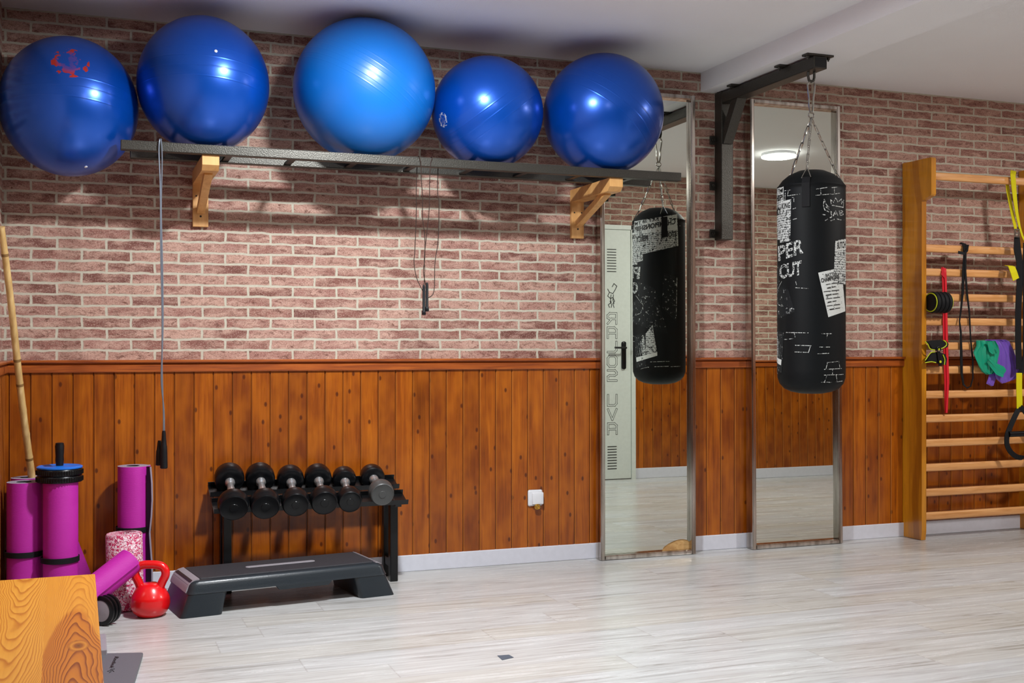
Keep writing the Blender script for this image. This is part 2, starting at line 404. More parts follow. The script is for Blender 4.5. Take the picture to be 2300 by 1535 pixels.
bm = B(); bm_box(bm, XL-WT, XO+WT, YB-WT, YB, 0, CEIL); struct('wall_rear', bm, M_brick)
bm = B(); bm_box(bm, 2.955, 3.26, YO, 0, 2.35, CEIL); struct('trim_1', bm, M_ceil)          # ceiling beam
# panelling: tongue and groove boards as one grooved sheet
def panelling(name, a0, a1, y, nrm, axis='x', z0=.06, z1=.945, m=None):
    bm = B(); pitch = .082; k0 = math.floor((a0-.1963)/pitch)-1; prof = [(a0, 0)]
    k = k0
    while True:
        g = .1963+pitch*k; k += 1
        if g > a1: break
        for da, dd in ((-.0045, 0), (-.0015, .005), (.0015, .005), (.004, 0)):
            if a0 < g+da < a1: prof.append((g+da, dd))
    prof.append((a1, 0)); th = .012
    P = [((a, y+nrm*(th-d), 0) if axis == 'x' else (y+nrm*(th-d), a, 0)) for a, d in prof]
    Q = [((a1, y, 0), (a0, y, 0)) if axis == 'x' else ((y, a1, 0), (y, a0, 0))][0]
    lo = [bm.verts.new((p[0], p[1], z0)) for p in P]; hi = [bm.verts.new((p[0], p[1], z1)) for p in P]
    for i in range(len(P)-1): bm.faces.new((lo[i], lo[i+1], hi[i+1], hi[i]))
    return struct(name, bm, m)
panelling('trim_2', XL, XR, 0, -1, 'x', m=M_panel)
panelling('trim_3', YB, 0, XL, 1, 'y', m=M_panel_side)
panelling('trim_4', 4.13, XR, YO, 1, 'x', m=M_panel)
def cap(name, p0, p1, out):
    bm = B(); p0, p1, out = Vector(p0), Vector(p1), Vector(out)
    pr = [(0, .936), (.022, .936), (.024, .94), (.024, .966), (.018, .972), (.018, .975), (.034, .977), (.036, .981), (.036, .985), (.033, .988), (0, .988)]
    bm_prism(bm, [p0+out*a+Vector((0, 0, b)) for a, b in pr], p1-p0); struct(name, bm, M_cap)
cap('trim_5', (XL, 0, 0), (XR, 0, 0), (0, -1, 0)); cap('trim_6', (XL, YB, 0), (XL, 0, 0), (1, 0, 0)); cap('trim_7', (4.13, YO, 0), (XR, YO, 0), (0, 1, 0))
bm = B(); bm_box(bm, XL, XR, -.018, 0, 0, .076, .003); struct('baseboard_back', bm, M_skirt)
bm = B(); bm_box(bm, XL, XL+.018, YB, 0, 0, .076, .003); struct('baseboard_left', bm, M_skirt)
bm = B(); bm_box(bm, 4.13, XR, YO, YO+.018, 0, .082, .003); struct('baseboard_opposite', bm, M_skirt)

# door seen in the mirror
dx0, dx1 = 3.36, 4.095
dr = bpy.data.objects.new('door_1', None); COL.objects.link(dr); dr.location = (dx0, YO, 0); dr['kind'] = 'structure'
bm = B()
for a, b, c, d in ((dx1-.0, dx1+.035, 0, 2.03), (dx0-.035, dx0, 0, 2.03), (dx0-.035, dx1+.035, 1.995, 2.03)): bm_box(bm, a, b, YO+.002, YO+.035, c, d)
obj('door_frame', bm, M_door, dr)
bm = B(); bm_box(bm, dx0, dx1, YO+.002, YO+.024, .005, 1.995, .003); obj('door_leaf', bm, M_door, dr)
for z0 in (1.655, .085):
    bm = B()
    for k in range(9): bm_box(bm, 3.885, 3.965, YO+.024, YO+.026, z0+k*.022, z0+k*.022+.006)
    obj('ventilation_slots', bm, M_ink, dr)
bm = B(); bm_box(bm, 4.01, 4.045, YO+.024, YO+.034, .88, 1.10, .012, 3); bm_tube(bm, [(4.027, YO+.034, 1.05), (4.027, YO+.075, 1.05), (4.01, YO+.08, 1.05), (3.925, YO+.08, 1.052)], .008, 10)
obj('door_handle', bm, M_blk, dr, True)
GL = {'R': [[(0, 0), (0, 1), (.75, 1), (1, .8), (1, .55), (.8, .45), (0, .45)], [(.55, .45), (1, 0)]],
      'A': [[(0, 0), (0, .8), (.25, 1), (1, 1), (1, 0)], [(0, .45), (1, .45)]],
      'L': [[(0, 1), (0, .2), (.2, 0), (1, 0)]], 'O': [[(.2, 0), (0, .2), (0, .8), (.2, 1), (.8, 1), (1, .8), (1, .2), (.8, 0), (.2, 0)]],
      'S': [[(1, 1), (.2, 1), (0, .8), (0, .62), (.2, .5), (.8, .5), (1, .38), (1, 0), (0, 0)]],
      'U': [[(0, 1), (0, .2), (.2, 0), (1, 0), (1, 1)]], 'V': [[(0, 1), (.5, 0), (1, 1)]]}
NS = [0]
def strokes2d(bm, line, wd, place):
    for a, b in zip(line, line[1:]):
        a, b = Vector(a), Vector(b); d = (b-a)
        if d.length < 1e-9: continue
        d.normalize(); n = Vector((-d.y, d.x))*wd/2; e = d*wd/2
        NS[0] = (NS[0]+1) % 14
        bm.faces.new([bm.verts.new(Vector(place(*(q)))+Vector((0, NS[0]*2e-5, 0))) for q in (a-e+n, a-e-n, b+e-n, b+e+n)])
bmk, bmw = B(), B()
zt = 1.325; step = .1135; seq = 'RALOS UVA'
for i, ch in enumerate(seq):
    if ch == ' ': continue
    zz = zt-i*step-(0 if i < 5 else -.03)
    for ln in GL[ch]:
        L = [(a*.075, b*.082) for a, b in ln]
        strokes2d(bmk, L, .0165, lambda a, b: (3.965-a, YO+.0246, zz-.082+b))
        strokes2d(bmw, L, .0095, lambda a, b: (3.965-a, YO+.0250, zz-.082+b))
# printed athlete figure above the letters
random.seed(9)
fig = [[(.01, .14), (.03, .11), (.06, .12), (.075, .09), (.05, .07), (.03, .08)], [(.05, .07), (.045, .04), (.07, .02), (.06, 0)], [(.03, .08), (.015, .05), (.03, .03), (.02, .0)],
       [(.01, .14), (-.005, .17), (.02, .19), (.035, .165)], [(.06, .12), (.075, .145)], [(.045, .1), (.05, .06)], [(.025, .1), (.03, .06), (.02, .03)], [(.055, .05), (.04, .02), (.045, 0)]]
for ln in fig: strokes2d(bmk, ln, .006, lambda a, b: (3.965-a, YO+.0246, 1.372+b))
obj('door_lettering', bmk, M_ink, dr); obj('lettering_inline', bmw, M_door, dr)

# ------------------------------------------------------------------ ceiling lamps
LL = ['round lit ceiling panel over the floor in front of the ball shelf', 'round lit ceiling panel reflected in the right tall mirror', 'round lit ceiling panel near the camera end of the room', 'round lit ceiling panel at the far right end of the ceiling']
for (x, y, wt, c), lab, li in zip(LAMPS, LL, LIGHTS):
    t = thing('ceiling_light', lab, 'light', (x, y, CEIL), 'round ceiling lights')
    bm = B(); bm_lathe(bm, [(.118, -.024), (.120, -.024), (.120, 0), (.0, 0)], (x, y, CEIL), n=48)
    obj('housing', bm, M_white, t, True)
    bm = B(); bm_lathe(bm, [(.0, -.029), (.119, -.029), (.122, -.026), (.122, -.022), (0, -.022)], (x, y, CEIL), n=48); obj('diffuser', bm, M_lamp, t)
    li.parent = t; li.location = (0, 0, -.031)

# ------------------------------------------------------------------ mirrors
def mirror(x0, x1, zt, tilt, label, broken):
    yf = -.088; t = thing('wall_mirror', label, 'mirror', ((x0+x1)/2, -.05, 0.001))
    fw, dp = .024, .06
    bm = B()
    for a, b, c, d in ((x0, x0+fw, 0.001, zt), (x1-fw, x1, 0.001, zt), (x0+fw, x1-fw, zt-fw, zt), (x0+fw, x1-fw, 0.001, fw)):
        bm_box(bm, a, b, yf, yf+dp, c, d, .003)
        bm_box(bm, a+.004 if b-a < .1 else a, b-.004 if b-a < .1 else b, yf-.004, yf+.002, c+.004 if d-c < .1 else c, d-.004 if d-c < .1 else d, .002)
    obj('frame', bm, M_chrome, t)
    bm = B(); bm_box(bm, x0+fw, x1-fw, yf+.03, yf+.045, fw, zt-fw); obj('backing_board', bm, M_back, t)
    yg = yf+.026
    if broken:
        xr = x1-fw-.0005; zb = fw+.0005
        arc = [(xr-.155, zb), (xr-.142, zb+.018), (xr-.118, zb+.032), (xr-.09, zb+.043), (xr-.06, zb+.05), (xr-.035, zb+.05), (xr-.012, zb+.045), (xr, zb+.036)]
        P = [(x0+fw, zb)]+arc+[(xr, zt-fw), (x0+fw, zt-fw)]
    else: P = [(x0+fw, fw), (x1-fw, fw), (x1-fw, zt-fw), (x0+fw, zt-fw)]
    bm = B(); bm_prism(bm, [(a, yg, b) for a, b in P], (0, .004, 0)); obj('mirror_glass', bm, M_mirror, t)
    t.rotation_euler.x = -tilt
    return t
mirror(2.352, 2.878, 2.308, .0030, 'left tall chrome framed mirror with a chipped bottom corner, beside the ball shelf', True)
mirror(3.208, 3.762, 2.322, .0100, 'right tall chrome framed mirror behind the punching bag', False)

# ------------------------------------------------------------------ ladder shelf with balls
sh = thing('ladder_shelf', 'long dark steel ladder shelf holding the blue exercise balls on the brick wall', 'shelf', (1.35, -.3, 1.812))
for y0, x0, x1 in ((-.47, .128, 2.585), (-.27, .17, 2.53)):
    bm = B(); bm_box(bm, x0, x1, y0, y0+.04, 1.812, 1.85, .003); obj('rail', bm, M_hammer, sh)
for k in range(-1, 8):
    x = .5475+.2585*k-.0
    bm = B(); bm_box(bm, x-.014, x+.014, -.43, -.23, 1.818, 1.830, .003); obj('rung', bm, M_blk, sh)
def bracket(px0, lab):
    x = at(px0, 450, 0).x; t = thing('shelf_bracket', lab, 'bracket', (x+.03, -.02, 1.55), 'pine shelf brackets'); wd = .066
    zb = at(px0, 510 if px0 < 900 else 536, 0).z
    bm = B(); bm_box(bm, x, x+wd, -.022, -.0005, zb, 1.811, .002); obj('wall_plate', bm, M_pine, t)
    bm = B(); bm_prism(bm, [(x, -.022, 1.811), (x, -.455, 1.811), (x, -.455, 1.772), (x, -.43, 1.752), (x, -.022, 1.752)], (wd, 0, 0)); obj('arm', bm, M_pine, t)
    bm = B(); bm_bar(bm, (x+wd/2, -.03, zb+.07), (x+wd/2, -.36, 1.758), .034, .03, .002); obj('brace', bm, M_pine, t)
    bm = B(); bm_lathe(bm, [(.0, 0), (.0045, 0), (.0045, .002), (0, .003)], (x+wd/2, -.022, zb+.045), (0, -1, 0), 12); obj('screw', bm, M_blk, t)
    for s in (.22, .8): bm = B(); bm_lathe(bm, [(.0, 0), (.0035, 0), (.0035, .002), (0, .003)], (x+wd*s, -.022, 1.70), (0, -1, 0), 12); obj('screw', bm, M_blk, t)
bracket(432, 'left pine bracket under the ball shelf, below the second ball'); bracket(1280, 'right pine bracket under the ball shelf, next to the left mirror')

def ball_mat(i, dark, light, metal, rough, axis, rings, coat, coatr, dec=None):
    t = MT('blue_ball_vinyl_%s' % 'abcde'[i], rough=rough, metal=metal, coat=coat, coatr=coatr)
    P = t.coord(); c = t.mix(t.noise(P, 3.), light, dark)
    if dec:
        d, rad, colr, thr, scl = dec
        N = t.n('VectorMath', {0: P}, operation='NORMALIZE').outputs[0]
        ds = t.n('VectorMath', {0: N, 1: tuple(d)}, operation='DISTANCE').outputs[1]
        ringm = t.ramp(ds, [(0, g1(.1)), (rad*.5, g1(.2)), (rad*.8, g1(1)), (rad, g1(1)), (rad*1.02, g1(0))])
        low = t.math('GREATER_THAN', t.noise(t.map(P, (1, 1, 1), (i, 2, 1)), scl, 3, .6), thr)
        c = t.mix(t.math('MULTIPLY', ringm, low), c, colr)
    t.col(c)
    q = t.n('VectorMath', {0: P, 1: tuple(axis)}, operation='DOT_PRODUCT').outputs[1]
    pp = t.math('PINGPONG', t.math('ADD', q, .011), rings/2)
    line = t.ramp(pp, [(0, g1(1)), (.0016, g1(0))])
    lim = t.ramp(t.math('ABSOLUTE', q), [(.05, g1(1)), (.085, g1(0))])
    t.bump(t.math('MULTIPLY', line, lim), .45, .0012)
    return t.m
balls = [(150, 239, -.29, .274, 'leftmost blue exercise ball with a red print, wedged in the corner beyond the shelf end'),
         (453, 188, -.35, .274, 'second blue exercise ball from the left, above the left pine bracket'),
         (819, 197, -.35, .302, 'largest, lighter matte blue exercise ball, third along the shelf'),
         (1095, 260, -.35, .248, 'smallest blue exercise ball, between the largest ball and the ball beside the mirror'),
         (1355, 247, -.35, .278, 'rightmost blue exercise ball on the shelf, overlapping the left mirror')]
BX = [(.05, .15, 1), (.05, .1, 1), (.52, .0, .85), (-.62, 0, .78), (.6, 0, .8)]
def face_dir(c, px, py):     # direction on a ball under a pixel
    d = ray(px, py).normalized(); oc = CAMP-c[0]; b = oc.dot(d); q = max(b*b-(oc.dot(oc)-c[1]**2), 0)
    return ((CAMP+d*(-b-math.sqrt(q)))-c[0]).normalized()
centres = []
for i, (px, py, y, R, lab) in enumerate(balls):
    c = at(px, py, y); centres.append((c, R))
    if i == 0: c.x = XL+R*.955+.001; c.y = -R-.006
    if i == 1: c.x += .008
    if i: hg = .080; c.z = 1.85+math.sqrt(R*R-hg*hg)+.0005
    dec = None
    if i == 0: dec = (face_dir((c, R), 158, 138), .25, srgb(196, 50, 30), .53, 30.)
    if i == 3: dec = (face_dir((c, R), 994, 270), .13, srgb(220, 226, 236), .5, 90.)
    if i == 2: m = ball_mat(i, srgb(0, 92, 176), srgb(0, 104, 190), .0, .36, BX[i], .023, .25, .32, dec)
    else: m = ball_mat(i, srgb(0, 70, 172), srgb(0, 84, 190), .5, .30, BX[i], .040, .4, .22, dec)
    t = thing('exercise_ball', lab, 'ball', (c.x, c.y, c.z-R), 'blue exercise balls on the shelf')
    bm = B(); bmesh.ops.create_uvsphere(bm, u_segments=96, v_segments=64, radius=R, matrix=Matrix.Translation(c))
    o = obj('ball_skin', bm, m, t, True, 80)
    o.data.transform(Matrix.Translation((0, 0, -R))); o.location = (0, 0, R)
    if i < 2: o.data.transform(Matrix.Diagonal((.955, 1, 1, 1)))
    if i in (0, 1):
        n = face_dir((c, R), *((193, 375) if i == 0 else (485, 115)))
        bm = B(); bm_lathe(bm, [(0, -.001), (.006, -.001), (.006, .0015), (.003, .0025), (0, .0025)], c+n*R, n, 14); obj('valve_plug', bm, M_white, t, True)

# ------------------------------------------------------------------ skipping ropes on the shelf
YR = -.478
t = thing('skipping_rope', 'grey cable skipping rope with black handles hanging from the left end of the shelf', 'skipping rope', at(362, 1050, YR))
bm = B()
pts = [at(360, 316, -.43)+Vector((0, 0, .004)), at(359, 315, -.47)+Vector((0, 0, .004)), at(358, 318, YR), at(357, 345, YR), at(360, 430, YR), at(361, 560, YR), at(364, 700, YR), at(364, 830, YR), at(367, 930, YR), at(367, 972, YR)]
bm_tube(bm, smooth_path(pts, 5), .0027, 8); obj('cable', bm, M_cable, t, True); bm = B()
pts = [at(362, 317, YR), at(364, 360, YR), at(362, 470, YR), at(365, 600, YR), at(366, 740, YR), at(362, 850, YR), at(368, 920, YR), at(369, 972, YR)]
bm_tube(bm, smooth_path([at(362, 316, -.44)+Vector((0, 0, .004)), at(361, 316, -.47)+Vector((0, 0, .004))]+pts, 5), .0027, 8)
obj('cable', bm, M_cable, t, True)
for (px, y0, y1, yy) in ((368, 968, 1053, YR-.008), (358, 990, 1046, YR+.016)):
    a, b = at(px, y0, yy), at(px, y1, yy); L = a.z-b.z
    bm = B(); bm_lathe(bm, [(0, 0), (.006, 0), (.0075, -.01), (.0085, -.03*L/.15), (.011, -.38*L), (.0125, -.42*L), (.0135, -.6*L), (.0145, -.98*L), (.012, -L), (0, -L)], a, (0, 0, 1), 20)
    obj('handle', bm, M_plastic_blk, t, True)
t = thing('skipping_rope', 'thin dark looped skipping rope hanging from the middle of the shelf over the bricks', 'skipping rope', at(955, 705, YR))
bm = B()
S1 = [at(942, 352, YR), at(946, 372, YR), at(946, 400, YR), at(949, 440, YR), at(949, 490, YR), at(954, 530, YR), at(954, 580, YR), at(951, 610, YR), at(956, 640, YR)]
S2 = [at(971, 354, YR), at(967, 370, YR), at(965, 410, YR), at(964, 470, YR), at(959, 520, YR), at(953, 580, YR), at(954, 610, YR), at(952, 645, YR)]
S3 = [at(937, 368, -.41), at(935, 420, -.42), at(935, 480, -.43), at(932, 560, -.44), at(930, 590, -.45), at(936, 625, -.46), at(950, 655, YR)]
S4 = [at(984, 370, -.41), at(983, 430, -.42), at(986, 460, -.43), at(984, 540, -.44), at(977, 590, -.45), at(976, 640, -.46), at(972, 662, YR), at(960, 670, YR)]
for s in (S1, S2, S3, S4): bm_tube(bm, smooth_path(s, 6), .0018, 7)
for s in ((S1[0], S3[0]), (S2[0], S4[0])):
    bm_tube(bm, [s[0], Vector((s[0].x, -.473, 1.8525)), Vector((s[0].x+.002, -.43, 1.853)), Vector((s[1].x, -.42, 1.845)), s[1]], .0018, 7)
obj('cord', bm, M_cord, t, True)
for px, y0, y1, yy in ((952, 640, 708, YR-.006), (959, 635, 700, YR+.008)):
    a, b = at(px, y0, yy), at(px, y1, yy); L = a.z-b.z
    bm = B(); bm_lathe(bm, [(0, 0), (.004, 0), (.0062, -.01), (.0062, -L+.02), (.008, -L+.016), (.009, -L+.004), (.007, -L), (0, -L)], a, (0, 0, 1), 16); obj('handle', bm, M_plastic_blk, t, True)

# ------------------------------------------------------------------ bag mount
t = thing('bag_mount', 'dark steel wall and ceiling arm that carries the punching bag', 'bracket', (3.075, -.03, 1.6))
AX0, AX1 = 3.035, 3.105
bm = B(); bm_box(bm, AX0, AX1, -.07, -.001, 1.59, 2.345, .004); obj('post', bm, M_hammer, t)
bm = B(); bm_box(bm, AX0, AX1, -.86, -.07, 2.285, 2.34, .004); obj('arm', bm, M_hammer, t)
bm = B(); bm_box(bm, AX0+.006, AX1-.006, -.8608, -.8602, 2.291, 2.334); obj('arm_end_opening', bm, M_plastic_blk, t)
bm = B(); bm_bar(bm, (3.07, -.055, 2.09), (3.07, -.19, 2.30), .055, .05, .003); obj('brace', bm, M_hammer, t)
for z in (2.105, 1.87, 1.625):
    bm = B(); bm_box(bm, AX0-.03, AX1+.03, -.009, -.001, z-.022, z+.022, .002)
    for x in (AX0-.016, AX1+.016): bm_lathe(bm, [(0, 0), (.009, 0), (.009, .01), (.005, .011), (.005, .02), (0, .02)], (x, -.009, z), (0, -1, 0), 6)
    obj('wall_tab', bm, M_hammer, t)
for y in (-.20, -.62, -.84):
    bm = B(); bm_box(bm, AX0-.035, AX1+.035, y-.022, y+.022, 2.341, 2.3495, .001)
    for x in (AX0-.02, AX1+.02): bm_lathe(bm, [(0, 0), (.008, 0), (.008, -.009), (.004, -.01), (.004, -.016), (0, -.016)], (x, y, 2.341), (0, 0, 1), 6)
    obj('ceiling_tab', bm, M_hammer, t)
bm = B(); HX, HY = 3.07, -.79
bm_tube(bm, [(HX-.016, HY, 2.286), (HX-.016, HY, 2.262), (HX-.012, HY, 2.247), (HX, HY, 2.241), (HX+.012, HY, 2.247), (HX+.016, HY, 2.262), (HX+.016, HY, 2.286)], .006, 10)
obj('hook', bm, M_hammer, t, True)

# ------------------------------------------------------------------ punching bag
RB = .150; BC = Vector((HX, HY, 0))
pb = thing('punching_bag', 'black punching bag with white street-poster print hanging on chains before the right mirror', 'punching bag', (HX, HY, .835))
prof = [(0, .832), (.05, .834), (.09, .842), (.12, .856), (.14, .878), (.149, .905), (RB, .94), (RB, 1.2), (RB, 1.5), (RB, 1.745), (.1495, 1.758), (.151, 1.76), (.151, 1.766), (.148, 1.768), (.128, 1.795), (.1, 1.818), (.06, 1.836), (0, 1.842)]
bm = B(); bm_lathe(bm, prof, BC, n=96)
M_bag = plain('black_bag_vinyl', srgb(9, 14, 17), .55, 0, .2, 0, 12., .2, srgb(6, 9, 11))
obj('bag_body', bm, M_bag, pb, True, 50)
tc = Vector((0-HX, -D-HY, 0)).normalized(); tr = Vector((-tc.y, tc.x, 0)); tr = tr if tr.dot(RT) > 0 else -tr
tm = Vector((0-HX, (D-.13)-HY, 0)).normalized(); tmr = Vector((tm.y, -tm.x, 0)); tmr = tmr if tmr.x > 0 else -tmr
def bagp(side, px, py, off=.0008):
    if side == 'c': s = max(-.999, min(.999, (px-1818)/77.)); A, Rr, dep, sh = tc, tr, 5.165, 0
    else: s = max(-.999, min(.999, (px-1480)/58.5)); A, Rr, dep, sh = tm, tmr, 6.50, 10
    th = math.asin(s); dz = dep-RB*math.cos(th)
    z = HC+(767.5+SY+sh-py)*dz/F
    return BC+(A*math.cos(th)+Rr*math.sin(th))*(RB+off)+Vector((0, 0, z))
def bag_stroke(bm, side, line, wd, off=.001):
    for a, b in zip(line, line[1:]):
        n = max(1, int(math.hypot(a[0]-b[0], a[1]-b[1])/6)); q = [(a[0]+(b[0]-a[0])*k/n, a[1]+(b[1]-a[1])*k/n) for k in range(n+1)]
        for u, v in zip(q, q[1:]):
            NS[0] = (NS[0]+1) % 16; o2 = off+NS[0]*1.5e-5
            p0, p1 = bagp(side, *u, o2), bagp(side, *v, o2); d = (p1-p0)
            if d.length < 1e-6: continue
            nn = ((p0+p1)/2-BC); nn.z = 0; nn.normalize(); s = d.normalized().cross(nn)*wd/2
            e = d.normalized()*wd*.3
            bm.faces.new([bm.verts.new(x) for x in (p0-s-e, p0+s-e, p1+s+e, p1-s+e)])
def bag_patch(bm, side, quad, off=.0008, n=10):    # quad: px corners TL TR BR BL
    g = [[None]*(n+1) for _ in range(n+1)]
    for i in range(n+1):
        for j in range(n+1):
            u, v = j/n, i/n
            x = (quad[0][0]*(1-u)+quad[1][0]*u)*(1-v)+(quad[3][0]*(1-u)+quad[2][0]*u)*v
            y = (quad[0][1]*(1-u)+quad[1][1]*u)*(1-v)+(quad[3][1]*(1-u)+quad[2][1]*u)*v
            g[i][j] = bm.verts.new(bagp(side, x, y, off))
    for i in range(n):
        for j in range(n): bm.faces.new((g[i][j], g[i][j+1], g[i+1][j+1], g[i+1][j]))
def text_polys(txt, bold=0):
    cu = bpy.data.curves.new('t', 'FONT'); cu.body = txt; cu.size = 1; cu.resolution_u = 3; cu.offset = bold
    o = bpy.data.objects.new('t', cu); COL.objects.link(o)
    dg = bpy.context.evaluated_depsgraph_get(); me = bpy.data.meshes.new_from_object(o.evaluated_get(dg))
    vs = [(v.co.x, v.co.y) for v in me.vertices]; fs = [list(p.vertices) for p in me.polygons]
    bpy.data.objects.remove(o); bpy.data.curves.remove(cu); bpy.data.meshes.remove(me)
    x0 = min(v[0] for v in vs); x1 = max(v[0] for v in vs); y0 = min(v[1] for v in vs); y1 = max(v[1] for v in vs)
    return [((a-x0)/(x1-x0), (b-y0)/(y1-y0)) for a, b in vs], fs
def bag_text(bm, side, txt, quad, off=.0014, bold=.02):   # quad TL TR BR BL in reading direction
    vs, fs = text_polys(txt, bold); V = []
    for u, v in vs:
        v = 1-v
        x = (quad[0][0]*(1-u)+quad[1][0]*u)*(1-v)+(quad[3][0]*(1-u)+quad[2][0]*u)*v
        y = (quad[0][1]*(1-u)+quad[1][1]*u)*(1-v)+(quad[3][1]*(1-u)+quad[2][1]*u)*v
        V.append(bm.verts.new(bagp(side, x, y, off)))
    for f in fs:
        try: bm.faces.new([V[k] for k in f])
        except ValueError: pass
def rect(x0, y0, x1, y1): return [(x0, y0), (x1, y0), (x1, y1), (x0, y1)]
# worn newsprint
def newsprint(name, wear, sx):
    t = MT(name, rough=.7, spec=.3); P = t.coord(); x, y, z = t.sep(P)
    ang = t.math('ARCTAN2', y, x)
    v = t.comb(t.math('MULTIPLY', ang, sx), t.math('MULTIPLY', z, 210.), 0.)
    ln = t.math('PINGPONG', t.math('MULTIPLY', z, 190.), 1.)
    tx = t.noise(v, 1., 2, .7)
    ink = t.math('MULTIPLY', t.ramp(ln, [(.35, g1(0)), (.5, g1(1))]), t.ramp(tx, [(.47, g1(0)), (.53, g1(1))]))
    c = t.mix(t.math('MULTIPLY', ink, .95), srgb(200, 204, 202), srgb(24, 28, 30))
    wn = t.noise(P, 60., 4, .7)
    c = t.mix(t.ramp(wn, [(wear, g1(1)), (wear+.06, g1(0))]), c, srgb(11, 15, 18)); t.col(c); return t.m
M_news = newsprint('newsprint_decal', .40, 16.); M_newsworn = newsprint('worn_newsprint_decal', .60, 16.); M_paper = newsprint('poster_decal', .30, 0.001)
t_ = MT('poster_plain', rough=.7); t_.col(t_.mix(t_.ramp(t_.noise(t_.coord(), 90., 4, .7), [(.36, g1(1)), (.4, g1(0))]), srgb(204, 208, 205), srgb(40, 44, 46))); M_poster = t_.m
t_ = MT('worn_white_print', rough=.7); t_.col(t_.mix(t_.ramp(t_.noise(t_.coord(), 140., 4, .7), [(.475, g1(1)), (.52, g1(0))]), srgb(204, 208, 205), srgb(12, 16, 19))); M_wornw = t_.m
def patch_part(nm, m, side, quad, off=.0008):
    bm = B(); bag_patch(bm, side, quad, off); return obj(nm, bm, m, pb)
patch_part('newsprint_strip', M_news, 'c', [(1742.5, 430), (1756, 428), (1756, 540), (1742, 536)])
patch_part('newsprint_poster', M_news, 'c', [(1750, 450), (1774, 446), (1772, 540), (1749, 544)], .0011)
patch_part('newsprint_poster', M_news, 'c', [(1870, 542), (1894, 538), (1893.5, 640), (1866, 638)], .0014)
patch_part('poster_header', M_poster, 'c', [(1751, 451), (1773.5, 447), (1773, 468), (1750.5, 471)], .0014)
patch_part('poster_header', M_poster, 'c', [(1871, 543), (1894, 540), (1894, 562), (1870, 564)], .0016)
patch_part('poster', M_poster, 'c', [(1833, 613), (1884, 602), (1893, 700), (1855, 713)])
patch_part('worn_print', M_newsworn, 'c', [(1742, 640), (1768, 650), (1782, 700), (1745, 716)])
patch_part('worn_print', M_newsworn, 'c', [(1740, 740), (1757, 748), (1753, 838), (1739, 834)])
patch_part('worn_print', M_newsworn, 'm', [(1433, 640), (1470, 655), (1500, 760), (1440, 740)])
patch_part('worn_print', M_newsworn, 'm', [(1490, 620), (1520, 632), (1516, 730), (1486, 700)])
patch_part('newsprint_page', M_news, 'm', [(1425, 515), (1520, 488), (1522, 560), (1427, 582)])
patch_part('newsprint_strip', M_news, 'm', [(1423, 560), (1437, 565), (1437, 592), (1423, 590)])
patch_part('newsprint_page', M_news, 'm', [(1428, 790), (1466, 738), (1476, 806), (1432, 820)])
patch_part('page_header', M_poster, 'm', [(1427, 503), (1519, 489), (1520, 524), (1427, 533)], .0013)
patch_part('page_edge', M_poster, 'm', [(1430, 812), (1476, 800), (1476, 808), (1431, 822)], .0013)
for side, txt, quad, bold in (
    ('m', 'JULY 28 TH', [(1481, 494), (1428, 505), (1428, 513), (1481, 503)], .02), ('m', 'CHAMPIONSHIP', [(1516, 498), (1428, 516), (1428, 527), (1516, 511)], .03),
    ('m', 'STONE', [(1518, 527), (1488, 530), (1488, 542), (1518, 539)], .04), ('m', 'PERCY', [(1456, 535), (1430, 538), (1430, 552), (1456, 548)], .04),
    ('c', 'KING', [(1753, 455), (1772, 452), (1772, 466), (1753, 469)], .03), ('c', 'BATTLE', [(1848, 616), (1872, 611), (1874, 618), (1849, 623)], .02),
    ('c', 'CHAMPIONS', [(1838, 626), (1878, 617), (1879, 627), (1840, 636)], .03), ('c', 'BUTCH', [(1874, 546), (1893, 543), (1893, 559), (1874, 561)], .04)):
    bm = B(); bag_text(bm, side, txt, quad, .0019, bold); obj('poster_lettering', bm, M_ink, pb)
bm = B()
for k, (a, b) in enumerate(((1850, 1872), (1853, 1870), (1845, 1878), (1850, 1876), (1850, 1880), (1854, 1872), (1852, 1880), (1858, 1880))):
    y = 640+k*8; bag_stroke(bm, 'c', [(a, y), ((a+b)/2-2, y-1.6)], .005 if k % 2 else .003, .0018); bag_stroke(bm, 'c', [((a+b)/2+1, y-2), (b, y-3.4)], .004, .0018)
obj('poster_text_lines', bm, M_ink, pb)
bm = B(); bag_text(bm, 'c', 'PER', [(1744, 552), (1801, 534), (1801, 568), (1745, 586)], .0012, .025); obj('white_lettering', bm, M_wornw, pb)
bm = B(); bag_text(bm, 'c', 'CUT', [(1747, 594), (1797, 584), (1797, 617), (1748, 627)], .0012, .035); obj('white_lettering', bm, M_wornw, pb)
bm = B(); bag_text(bm, 'c', 'JAB', [(1857, 475), (1888, 474), (1889, 490), (1858, 491)], .0012, .01)
for l in ([(1861, 459), (1860, 450), (1866, 456), (1871, 446), (1876, 456), (1884, 449), (1884, 460), (1889, 452), (1888, 468), (1862, 462)],
          [(1856, 477), (1847, 472), (1844, 461), (1846, 449), (1850, 460), (1856, 466), (1850, 466), (1857, 472)], [(1841, 482), (1850, 484)], [(1847, 497), (1853, 493)], [(1860, 497), (1868, 494)], [(1872, 493), (1884, 496)], [(1889, 494), (1890, 500)]):
    bag_stroke(bm, 'c', l, .0038)
obj('crown_logo', bm, M_wornw, pb)
